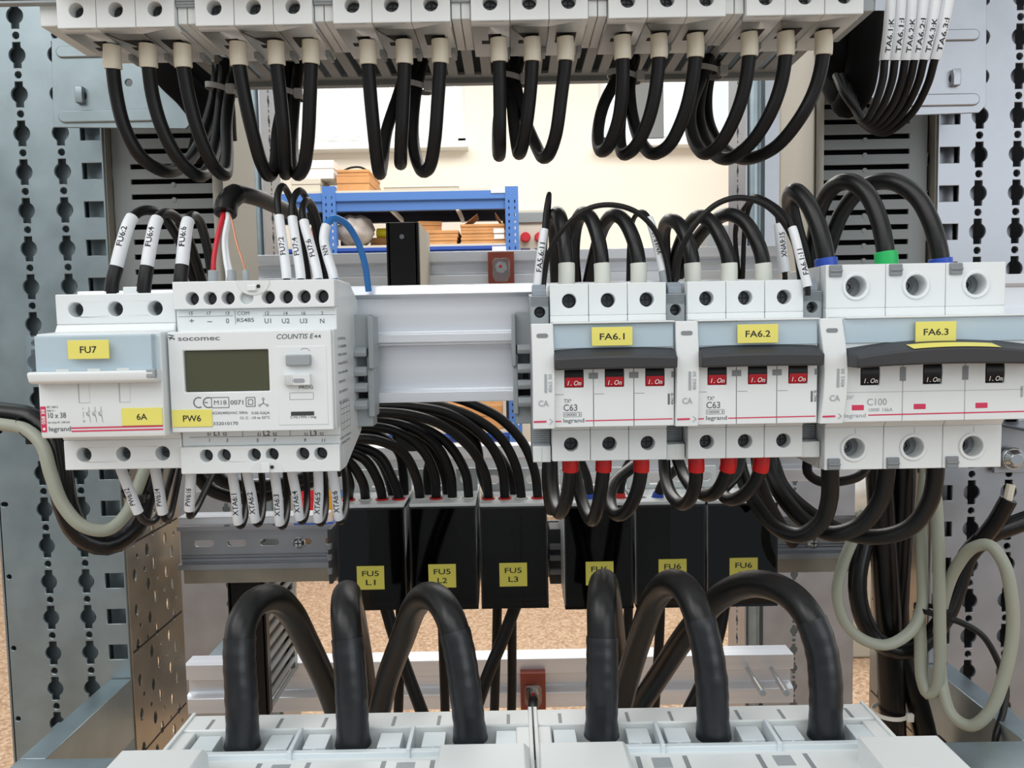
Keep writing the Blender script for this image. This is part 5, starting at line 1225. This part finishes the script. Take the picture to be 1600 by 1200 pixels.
# ---- wires under the fuse holder and the meter
low = [([(186, 722, 384), (190, 735, 384), (203, 768, 386), (216, 800, 388), (224, 813, 391), (238, 816, 397), (250, 800, 404), (262, 762, 416), (272, 725, 425)], 'PW6:12', 800, 2.35, 'the left of fuse holder FU7'),
       ([(241, 722, 384), (243, 735, 384), (249, 768, 386), (254, 800, 388), (258, 811, 391), (265, 808, 398), (272, 780, 408), (279, 745, 418), (284, 720, 426)], 'PW6:14', 801, 2.35, 'the middle of fuse holder FU7'),
       ([(297, 728, 374), (298, 742, 374), (297, 770, 376), (296, 796, 378), (297, 806, 381), (306, 796, 390), (318, 772, 402), (332, 742, 416)], 'PW6:16', 796, 1.9, 'the gap below meter and fuse holder')]
bts = [(363, 739, 372, 816, 'XTA6:1'), (386, 738, 399, 813, 'XTA6:2'), (429, 738, 437, 817, 'XTA6:3'), (456, 737, 468, 809, 'XTA6:4'), (497, 737, 497, 812, 'XTA6:5'), (519, 737, 529, 809, 'XTA6:6')]
for a, b, c, d, s in bts: low.append(([(a - 1, 725, 374), (a, b, 374), ((a + c) / 2 + 1, (b + d) / 2, 376), (c, d, 379), (c + 4, d + 6, 382), (c + 10, d - 6, 390), (c + 12, d - 30, 402), (c + 9, 735, 414), (c + 4, 715, 422)], s, d, 1.9, 'the bottom of the energy meter'))
for i, (pts, s, yb, r, w_) in enumerate(low):
    o, pa = cable('control_wire', 'thin wire with white sleeve %s hanging from %s' % (s, w_), 'wire', pts, min(r, 1.7), mat('grey_black_wire_%d' % i, (.02, .02, .02, 1), .35) if i == 0 else CABLE, 'marked wires below the meter', n=10)
    zz = P(pts[3][0], yb, pts[3][2]).z; b = 1
    while pa.at(b)[0].z > zz and b < pa.len - 2: b += .5
    marker(o, pa, 2, b, 2.45 if i < 3 else 2.3, s, -1, 2.5, 9.2 if i < 3 else 11.2, off=.62)

# ---- small breakers: cables on top and below
def top3(pts, lab, r, fm, nm='ferrule', fl=13, fr=3.9, grp='cables on top of the labelled breakers'):
    o, pa = cable('power_cable', lab, 'cable', pts, r, THICK, grp); collar(o, pa, .2, fl, fr, fm, nm); return o, pa
tops_ = [
 ([(885, 455, 378), (885, 408, 378), (881, 370, 381), (875, 340, 387), (870, 333, 396), (867, 350, 412), (868, 395, 428), (870, 450, 440)], 'left', 'FA6.1'),
 ([(942, 455, 378), (940, 405, 378), (934, 370, 381), (923, 341, 387), (911, 333, 395), (900, 352, 410), (896, 395, 426), (900, 450, 440)], 'middle', 'FA6.1'),
 ([(998, 455, 378), (997, 404, 378), (989, 372, 381), (975, 345, 387), (960, 336, 394), (944, 352, 408), (930, 395, 426), (918, 450, 440)], 'right', 'FA6.1'),
 ([(1083, 455, 378), (1081, 404, 378), (1074, 376, 381), (1062, 352, 387), (1048, 344, 395), (1038, 358, 410), (1038, 400, 426), (1044, 450, 440)], 'left', 'FA6.2'),
 ([(1139, 455, 378), (1138, 403, 378), (1127, 372, 381), (1111, 347, 387), (1094, 338, 394), (1077, 352, 408), (1058, 395, 426), (1050, 450, 440)], 'middle', 'FA6.2'),
 ([(1194, 455, 378), (1191, 403, 378), (1180, 372, 381), (1162, 345, 387), (1140, 335, 394), (1115, 346, 408), (1086, 378, 426), (1060, 430, 442)], 'right', 'FA6.2')]
for pts, p, b in tops_: top3(pts, 'black cable in a white ferrule on the %s top terminal of breaker %s' % (p, b), 3.45, FERRW)
big_ = [([(1292, 432, 379), (1290, 402, 379), (1279, 355, 382), (1262, 318, 388), (1243, 299, 396), (1234, 312, 410), (1242, 355, 424), (1262, 420, 440)], 'left', BLUE, 'blue'),
        ([(1386, 432, 379), (1384, 395, 379), (1374, 345, 382), (1354, 302, 388), (1328, 284, 396), (1302, 292, 408), (1280, 330, 424), (1268, 420, 440)], 'middle', GREEN, 'green'),
        ([(1471, 432, 379), (1468, 395, 379), (1454, 345, 382), (1430, 305, 388), (1394, 284, 396), (1354, 290, 408), (1318, 328, 424), (1284, 420, 442)], 'right', BLUE, 'blue')]
for pts, p, fm, cn in big_:
    o, pa = cable('power_cable', 'thick black cable in a %s collar on the %s top terminal of breaker FA6.3' % (cn, p), 'cable', pts, 4.15, THICK, 'cables on top of the labelled breakers')
    collar(o, pa, 1, 8.5 if cn == 'blue' else 11.5, 5.2, fm, 'collar', n=20)
lowb = [
 ([(890, 705, 378), (891, 733, 378), (888, 765, 381), (882, 790, 387), (874, 802, 395), (867, 788, 408), (863, 750, 424), (862, 705, 436)], 'left', 'FA6.1', 3.3),
 ([(943, 705, 378), (943, 730, 378), (938, 770, 381), (932, 800, 387), (925, 813, 395), (914, 796, 408), (902, 755, 424), (893, 705, 436)], 'middle', 'FA6.1', 3.3),
 ([(1001, 705, 378), (1002, 730, 378), (996, 765, 381), (982, 795, 387), (966, 805, 394), (954, 790, 406), (958, 757, 420), (990, 728, 436)], 'right', 'FA6.1', 3.3),
 ([(1087, 705, 378), (1088, 730, 378), (1086, 758, 381), (1078, 780, 387), (1066, 788, 395), (1050, 775, 408), (1040, 745, 424), (1037, 705, 436)], 'left', 'FA6.2', 3.3),
 ([(1138, 705, 378), (1138, 728, 378), (1130, 752, 381), (1117, 770, 387), (1103, 774, 395), (1082, 762, 408), (1066, 738, 424), (1055, 705, 436)], 'middle', 'FA6.2', 3.3),
 ([(1190, 705, 378), (1189, 728, 378), (1180, 753, 381), (1162, 773, 387), (1142, 781, 395), (1128, 768, 408), (1150, 740, 424), (1158, 705, 436)], 'right', 'FA6.2', 3.3)]
for pts, p, b, r in lowb:
    o, pa = cable('power_cable', 'black cable in a red ferrule on the %s bottom terminal of breaker %s' % (p, b), 'cable', pts, r, THICK, 'cables below the labelled breakers')
    collar(o, pa, 1, 9.6, 3.9, FRED, 'ferrule')
for pts, p in (([(1297, 715, 378), (1297, 745, 379), (1296, 780, 382), (1284, 814, 387), (1252, 836, 394), (1216, 826, 404), (1184, 790, 418), (1160, 745, 434), (1150, 700, 446)], 'left'),
               ([(1386, 715, 378), (1384, 745, 379), (1374, 785, 382), (1345, 820, 388), (1300, 834, 396), (1258, 815, 408), (1222, 775, 422), (1205, 740, 436), (1200, 705, 446)], 'middle'),
               ([(1462, 715, 378), (1461, 745, 379), (1452, 785, 382), (1425, 822, 388), (1380, 838, 396), (1320, 832, 408), (1262, 800, 424), (1222, 760, 440), (1205, 715, 452)], 'right')):
    cable('power_cable', 'thick black cable curving from the %s bottom terminal of breaker FA6.3' % p, 'cable', pts, 4.15, THICK, 'cables below the labelled breakers')
cable('power_cable', 'thin black cable arc just under the left half of breaker FA6.3', 'cable', [(1262, 715, 400), (1262, 738, 400), (1280, 752, 402), (1315, 752, 406), (1345, 742, 412), (1362, 715, 420)], 2.4, CABLE)
# ---- thin auxiliary wires
cable('control_wire', 'thin twin wire arching from the contact module left of FA6.1 to the next module', 'wire', [(848, 462, 371), (851, 430, 371), (858, 395, 369), (880, 358, 366), (915, 328, 364), (950, 320, 364), (990, 329, 365), (1020, 355, 367), (1038, 395, 370), (1047, 440, 371), (1049, 462, 371)], 1.25, CABLE, n=10)
cable('control_wire', 'thin wire arching from the middle contact module over FA6.2 to the curved module', 'wire', [(1055, 462, 371), (1056, 430, 371), (1064, 392, 369), (1084, 354, 366), (1118, 320, 364), (1152, 309, 364), (1190, 317, 365), (1220, 342, 367), (1240, 378, 370), (1249, 425, 372), (1251, 450, 372)], 1.35, CABLE, n=10)
o, pa = cable('control_wire', 'thin wire with white sleeve FA5.6:11 rising left of breaker FA6.1', 'wire', [(838, 462, 371), (839, 448, 371), (844, 405, 372), (850, 360, 374), (853, 328, 377), (858, 303, 382), (857, 330, 396), (852, 380, 412), (850, 450, 430)], 1.15, CABLE, n=10)
a = 0
while pa.at(a)[0].z < P(839, 450, 371).z: a += .5
b = a
while pa.at(b)[0].z < P(850, 359, 374).z: b += .5
marker(o, pa, a, b, 2.0, 'FA5.6:11', 1, 2.4, 13.5, off=.5)
o, pa = cable('control_wire', 'thin wire with white sleeve XNAR:15 entering the contact module right of FA6.1', 'wire', [(1041, 462, 373), (1038, 440, 373), (1036, 424, 373), (1027, 385, 375), (1014, 342, 378), (1003, 331, 384), (990, 342, 394), (984, 380, 408), (982, 440, 424)], 1.25, CABLE, n=10)
a = 0
while pa.at(a)[0].z < P(1036, 425, 373).z: a += .5
b = a
while pa.at(b)[0].z < P(1014, 342, 378).z: b += .5
marker(o, pa, a, b, 2.0, 'XNAR:15', 1, 2.4, 11, off=.5)
collar(o, pa, a - 6, a, 2.1, GREY, 'ferrule')
o, pa = cable('control_wire', 'thin wire with white sleeve FA6.1:11 leaning over the curved contact module', 'wire', [(1262, 462, 360), (1262, 449, 360), (1252, 410, 362), (1238, 357, 366), (1226, 336, 372), (1205, 318, 382), (1180, 307, 394), (1168, 318, 408), (1150, 352, 420), (1155, 440, 436)], 1.25, CABLE, n=10)
a = 0
while pa.at(a)[0].z < P(1262, 449, 360).z: a += .5
b = a
while pa.at(b)[0].z < P(1238, 357, 366).z: b += .5
marker(o, pa, a, b, 2.0, 'FA6.1:11', 1, 2.4, 12, off=.4)
o, pa = cable('control_wire', 'thin wire with grey white sleeve XNA9:15 behind the curved contact module', 'wire', [(1227, 450, 388), (1226, 424, 388), (1222, 395, 389), (1217, 350, 391), (1212, 330, 394), (1196, 314, 400), (1178, 312, 408), (1166, 340, 418), (1160, 440, 434)], 1.25, CABLE, n=10)
a = 0
while pa.at(a)[0].z < P(1226, 426, 388).z: a += .5
b = a
while pa.at(b)[0].z < P(1217, 352, 391).z: b += .5
marker(o, pa, a, b, 2.6, 'XNA9:15', 1, 2.5, 12, off=.55)

# ---- black cables into the distribution blocks
ends = {0: [[(546, 755), (534, 728), (505, 712)], [(566, 752), (545, 722), (505, 704)], [(589, 748), (567, 716), (515, 700)], [(612, 745), (592, 712), (545, 696), (490, 690)]],
        1: [[(650, 745), (630, 708), (590, 688), (520, 686)], [(679, 742), (660, 703), (618, 674), (550, 664), (490, 664)], [(703, 738), (682, 697), (640, 668), (565, 656), (500, 656)], [(727, 738), (700, 694), (660, 668), (600, 648), (530, 648)]],
        2: [[(757, 738), (735, 700), (690, 664), (640, 648), (560, 643)], [(783, 728), (757, 684), (705, 648), (645, 636), (560, 634)], [(806, 728), (782, 684), (742, 654), (685, 634), (600, 624)], [(835, 735), (817, 692), (783, 655), (740, 632), (680, 612)]]}
n4 = ['first', 'second', 'third', 'fourth']
for bi, rows in ends.items():
    hs, zt3 = blocks[bi]
    for j, pp_ in enumerate(rows):
        w0 = V(hs[j], YD + 16, zt3 - 8); w1 = V(hs[j], YD + 16, zt3 + 2); n = len(pp_)
        pts = [w0, w1] + [P(x, y, YD + 14 - 20 * (k + 1) / n + (j - 1.5) * 11 * (k + 1) / n) for k, (x, y) in enumerate(pp_)]
        cable('feed_cable', 'black cable in the %s front hole of distribution block FU5 L%d' % (n4[j], bi + 1), 'cable', pts, 3.3, CABLE, 'cables fanning into the FU5 blocks', world=True, n=12)
for k, pts in enumerate(([(632, 790), (630, 740), (622, 705), (590, 680), (540, 676)], [(617, 790), (606, 745), (590, 715), (560, 695), (530, 690)], [(700, 790), (694, 740), (668, 690), (625, 660), (560, 652)], [(805, 790), (798, 745), (770, 700), (740, 672), (690, 640)], [(770, 790), (752, 740), (742, 690), (700, 655), (650, 632)], [(672, 790), (668, 740), (672, 700), (640, 672), (580, 664)])):
    cable('feed_cable', ['black cable dropping behind the fourth front cable of block FU5 L1', 'black cable dropping behind the third front cable of block FU5 L1', 'black cable dropping behind the second front cable of block FU5 L2', 'black cable dropping behind the second front cable of block FU5 L3', 'black cable dropping behind the first front cable of block FU5 L3', 'black cable dropping behind the first front cable of block FU5 L2'][k], 'cable', [(x, y, 566 - i * 5) for i, (x, y) in enumerate(pts)], 3.3, CABLE, 'cables fanning into the FU5 blocks')
for k, (pts, fm, lab) in enumerate((([(922, 792, 548), (921, 775, 548), (918, 750, 545), (905, 715, 535)], BLUE, 'black cable in a dark blue ferrule in the first hole of the left FU6 block'), ([(968, 792, 548), (969, 765, 548), (975, 740, 545), (990, 712, 535)], FRED, 'black cable in a red ferrule in the third hole of the left FU6 block'),
                                ([(1026, 792, 548), (1028, 775, 548), (1036, 755, 545), (1060, 730, 530)], BLUE, 'black cable in a bright blue ferrule on the middle FU6 block'))):
    o, pa = cable('feed_cable', lab, 'cable', pts, 3.2, CABLE); collar(o, pa, 2, 10, 4.6, fm, 'ferrule', r2=3.8)
for i, (pts, lab) in enumerate((
    ([(602, 945, 575), (615, 990, 572), (636, 1050, 568), (664, 1125, 560)], 'black cable slanting down right under block FU5 L1'), ([(626, 945, 580), (625, 1000, 580), (624, 1060, 580), (622, 1125, 580)], 'black cable dropping straight under the right of block FU5 L1'),
    ([(806, 945, 570), (785, 1000, 566), (762, 1055, 562), (738, 1125, 556)], 'black cable slanting down left under block FU5 L3'), ([(777, 945, 582), (776, 1000, 584), (774, 1060, 586), (772, 1125, 586)], 'black cable dropping straight under the left of block FU5 L3'),
    ([(800, 945, 590), (800, 1000, 592), (800, 1060, 594), (799, 1125, 594)], 'black cable dropping straight under the middle of block FU5 L3'), ([(690, 945, 590), (692, 1000, 592), (694, 1060, 594), (696, 1125, 594)], 'black cable dropping straight under block FU5 L2'),
    ([(1132, 940, 575), (1124, 985, 572), (1104, 1050, 568), (1068, 1125, 560)], 'black cable slanting down left under the right FU6 block'), ([(1032, 940, 582), (1030, 1000, 582), (1026, 1060, 582), (1022, 1125, 582)], 'black cable dropping straight under the middle FU6 block'),
    ([(982, 940, 586), (980, 1000, 586), (972, 1060, 586), (960, 1125, 586)], 'black cable dropping under the left FU6 block'))):
    cable('feed_cable', lab, 'cable', pts, 4.6 if i in (0, 2, 6) else 3.6, CABLE, 'cables hanging below the distribution blocks')

# ---- six thick cables rising from the bottom units
Yb = 306
thick = [
 ([(379, 1166, Yb), (379, 1140, Yb), (377, 1080, Yb + 1), (374, 1020, Yb + 4), (378, 975, Yb + 8), (396, 944, Yb + 18), (424, 934, Yb + 32), (452, 954, Yb + 52), (480, 1005, Yb + 76), (508, 1065, Yb + 96), (530, 1125, Yb + 110)], 'first', 1000),
 ([(552, 1164, Yb), (551, 1135, Yb), (549, 1080, Yb + 1), (545, 1020, Yb + 4), (540, 965, Yb + 9), (540, 937, Yb + 22), (543, 928, Yb + 42), (548, 945, Yb + 68), (558, 990, Yb + 102), (568, 1050, Yb + 124), (576, 1125, Yb + 142)], 'second', 1000),
 ([(735, 1156, Yb), (733, 1130, Yb), (727, 1080, Yb + 1), (718, 1020, Yb + 4), (705, 970, Yb + 8), (688, 940, Yb + 18), (668, 931, Yb + 32), (648, 948, Yb + 52), (628, 1000, Yb + 76), (605, 1062, Yb + 96), (590, 1125, Yb + 110)], 'third', 990),
 ([(940, 1150, Yb), (940, 1122, Yb), (941, 1070, Yb + 1), (941, 1010, Yb + 4), (940, 950, Yb + 9), (941, 920, Yb + 22), (944, 910, Yb + 42), (950, 928, Yb + 70), (958, 980, Yb + 112), (964, 1045, Yb + 140), (966, 1120, Yb + 162)], 'fourth', 996),
 ([(1115, 1152, Yb), (1114, 1125, Yb), (1112, 1070, Yb + 1), (1104, 1010, Yb + 4), (1090, 958, Yb + 8), (1072, 922, Yb + 18), (1050, 911, Yb + 32), (1026, 930, Yb + 52), (1004, 985, Yb + 76), (984, 1050, Yb + 96), (966, 1120, Yb + 112)], 'fifth', 972),
 ([(1290, 1152, Yb), (1290, 1125, Yb), (1290, 1070, Yb + 1), (1283, 1015, Yb + 4), (1264, 964, Yb + 8), (1232, 928, Yb + 20), (1186, 912, Yb + 36), (1132, 928, Yb + 60), (1078, 984, Yb + 90), (1030, 1055, Yb + 118), (985, 1125, Yb + 140)], 'sixth', 975)]
for pts, nth, yc in thick:
    o, pa = cable('thick_cable', 'thick black cable arching up from a bottom switch unit, %s of six from the left' % nth, 'cable', pts, 6.0, THICK, 'thick cables from the bottom units', n=20)
    b = 1
    while pa.at(b)[0].z < P(pts[3][0], yc, pts[3][2]).z: b += .5
    n = 26; q = pa.sub(.5, b, n); rr = []
    rnd = random.Random(len(nth) * 7 + yc)
    for i in range(n + 1):
        f = i / n; rr.append(6.35 + (.75 * max(0, 1 - f * 7) ** 1.2) + .10 * math.sin(i * 1.7 + yc) + .15 * math.exp(-((f - .48) / .05) ** 2))
    MB().tube(q, 6.4, 22, rr).build('heat_shrink_sleeve', SHRINK, o, sharp=60)

# ---- grey cables and black wrapped bundles at the sides
o, pa = cable('grey_cable', 'grey green cable sweeping round under the left end of fuse holder FU7', 'cable', [(-30, 660, 470), (8, 664, 468), (42, 672, 464), (66, 696, 460), (80, 742, 458), (98, 788, 458), (130, 822, 460), (168, 828, 466), (198, 802, 476), (214, 765, 488), (228, 728, 500)], 3.7, GCABLE)
o, pa = cable('wrapped_bundle', 'black wrapped cable bundle following the grey cable at the left edge', 'cable bundle', [(-30, 645, 485), (20, 648, 483), (58, 658, 480), (82, 690, 478), (94, 735, 476), (103, 790, 474), (128, 836, 476), (168, 850, 482), (208, 826, 492), (226, 780, 502), (240, 728, 512)], 7.0, WRAP, n=8, step=9)
cable('control_wire', 'thin black wire bundle hanging straight at the left edge of fuse holder FU7', 'wire', [(84, 650, 470), (92, 700, 470), (98, 740, 470), (103, 790, 472), (112, 820, 476)], 2.2, BLACKP)
tie('black cable tie round the grey cable at the left edge', (P(45, 672, 470), 5, 8, 6), .6, 2.4, BLACKP)
tie('black cable tie round the bundle under fuse holder FU7', (P(212, 772, 490), 7, 9, 2), .6, 2.4, BLACKP)
o, pa = cable('grey_cable', 'grey green cable hanging in a wide loop left of the right cable bundle', 'cable', [(1352, 800, 470), (1334, 840, 468), (1316, 885, 466), (1308, 930, 465), (1320, 972, 465), (1350, 1000, 466), (1388, 1007, 468), (1424, 985, 470), (1440, 950, 472), (1441, 880, 476), (1440, 800, 482), (1446, 730, 490)], 3.3, GCABLE)
o, pa = cable('grey_cable', 'grey green cable hanging in a narrow upright loop at the right', 'cable', [(1452, 720, 470), (1462, 780, 468), (1466, 850, 466), (1468, 950, 465), (1468, 1040, 466), (1462, 1078, 468), (1450, 1084, 471), (1441, 1062, 474), (1438, 1000, 476), (1436, 955, 478)], 3.6, GCABLE)
o, pa = cable('grey_cable', 'grey green cable making the large oval loop at the right edge', 'cable', [(1466, 990, 475), (1474, 940, 470), (1492, 890, 462), (1520, 856, 452), (1546, 852, 445), (1568, 880, 440), (1580, 930, 438), (1582, 990, 438), (1568, 1060, 440), (1546, 1112, 444), (1516, 1134, 450), (1488, 1118, 458), (1473, 1075, 466), (1468, 1030, 474)], 3.4, GCABLE)
o, pa = cable('wrapped_bundle', 'black wrapped bundle rising to the right edge behind the oval grey loop', 'cable bundle', [(1350, 850, 500), (1340, 900, 496), (1344, 950, 494), (1366, 996, 492), (1402, 1016, 490), (1440, 1006, 490), (1476, 965, 492), (1496, 915, 494), (1512, 868, 494), (1545, 836, 492), (1580, 822, 490), (1640, 800, 488)], 6.0, WRAP, n=8, step=10)
o, pa = cable('wrapped_bundle', 'short black wrapped stub pointing up at the right edge', 'cable bundle', [(1535, 842, 488), (1556, 815, 484), (1576, 780, 480)], 5.0, WRAP, n=8, step=8)
e = pa.p[-1]; MB().tube([e - V(1, 0, 2), e + V(1.2, 0, 9)], 2.6, 8).build('cream_wire_end', FERR, o)
o, pa = cable('wrapped_bundle', 'thick black cable bundle hanging behind the lower right of breaker FA6.3, left strand', 'cable bundle', [(1372, 700, 500), (1376, 780, 502), (1382, 880, 504), (1388, 980, 506), (1392, 1060, 508), (1396, 1170, 510)], 8.2, WRAP, n=10, step=14)
o, pa = cable('wrapped_bundle', 'thick black cable bundle hanging behind the lower right of breaker FA6.3, right strand', 'cable bundle', [(1412, 700, 506), (1410, 780, 508), (1404, 880, 512), (1402, 980, 514), (1418, 1050, 512), (1436, 1110, 510), (1450, 1170, 508)], 7.4, WRAP, n=10, step=14)
o, pa = cable('control_wire', 'thin black wire bowing right behind the oval grey loop', 'wire', [(1440, 952, 474), (1466, 962, 470), (1500, 972, 468), (1535, 993, 466), (1560, 1035, 464), (1572, 1075, 462), (1568, 1110, 458), (1556, 1150, 452), (1552, 1200, 450)], 1.9, BLACKP)
tie('white cable tie round the black bundle at the bottom right', (P(1390, 1112, 509), 10.5, 10.5, 0), .6, 2.6, PAPER)
tie('black cable tie round the grey cables at the right', (P(1452, 952, 474), 8, 8, 1), .6, 2.8, BLACKP)
for pts, lab in (([(857, 720, 440), (856, 745, 440), (858, 775, 445), (862, 798, 452)], 'black cable stub behind the first bottom loop of FA6.1'), ([(1180, 700, 470), (1190, 760, 474), (1214, 810, 480), (1240, 850, 486)], 'black cable crossing behind the left bottom loop of FA6.3'), ([(330, 735, 420), (350, 752, 424), (400, 760, 430), (460, 752, 436), (520, 728, 446)], 'black cable sagging behind the white sleeves below the meter'), ([(300, 730, 424), (330, 765, 430), (385, 778, 436), (450, 765, 440), (530, 735, 450)], 'second black cable sagging lower behind the sleeves below the meter')):
    cable('power_cable', lab, 'cable', pts, 3.6, CABLE)
# dark terminal lead of the lower insulator plate
cable('power_cable', 'short dark lead under the capped bolt of the lower insulator plate', 'cable', [(833, 1095, 706), (832, 1110, 690), (830, 1150, 660), (830, 1200, 640)], 4.5, CABLE)
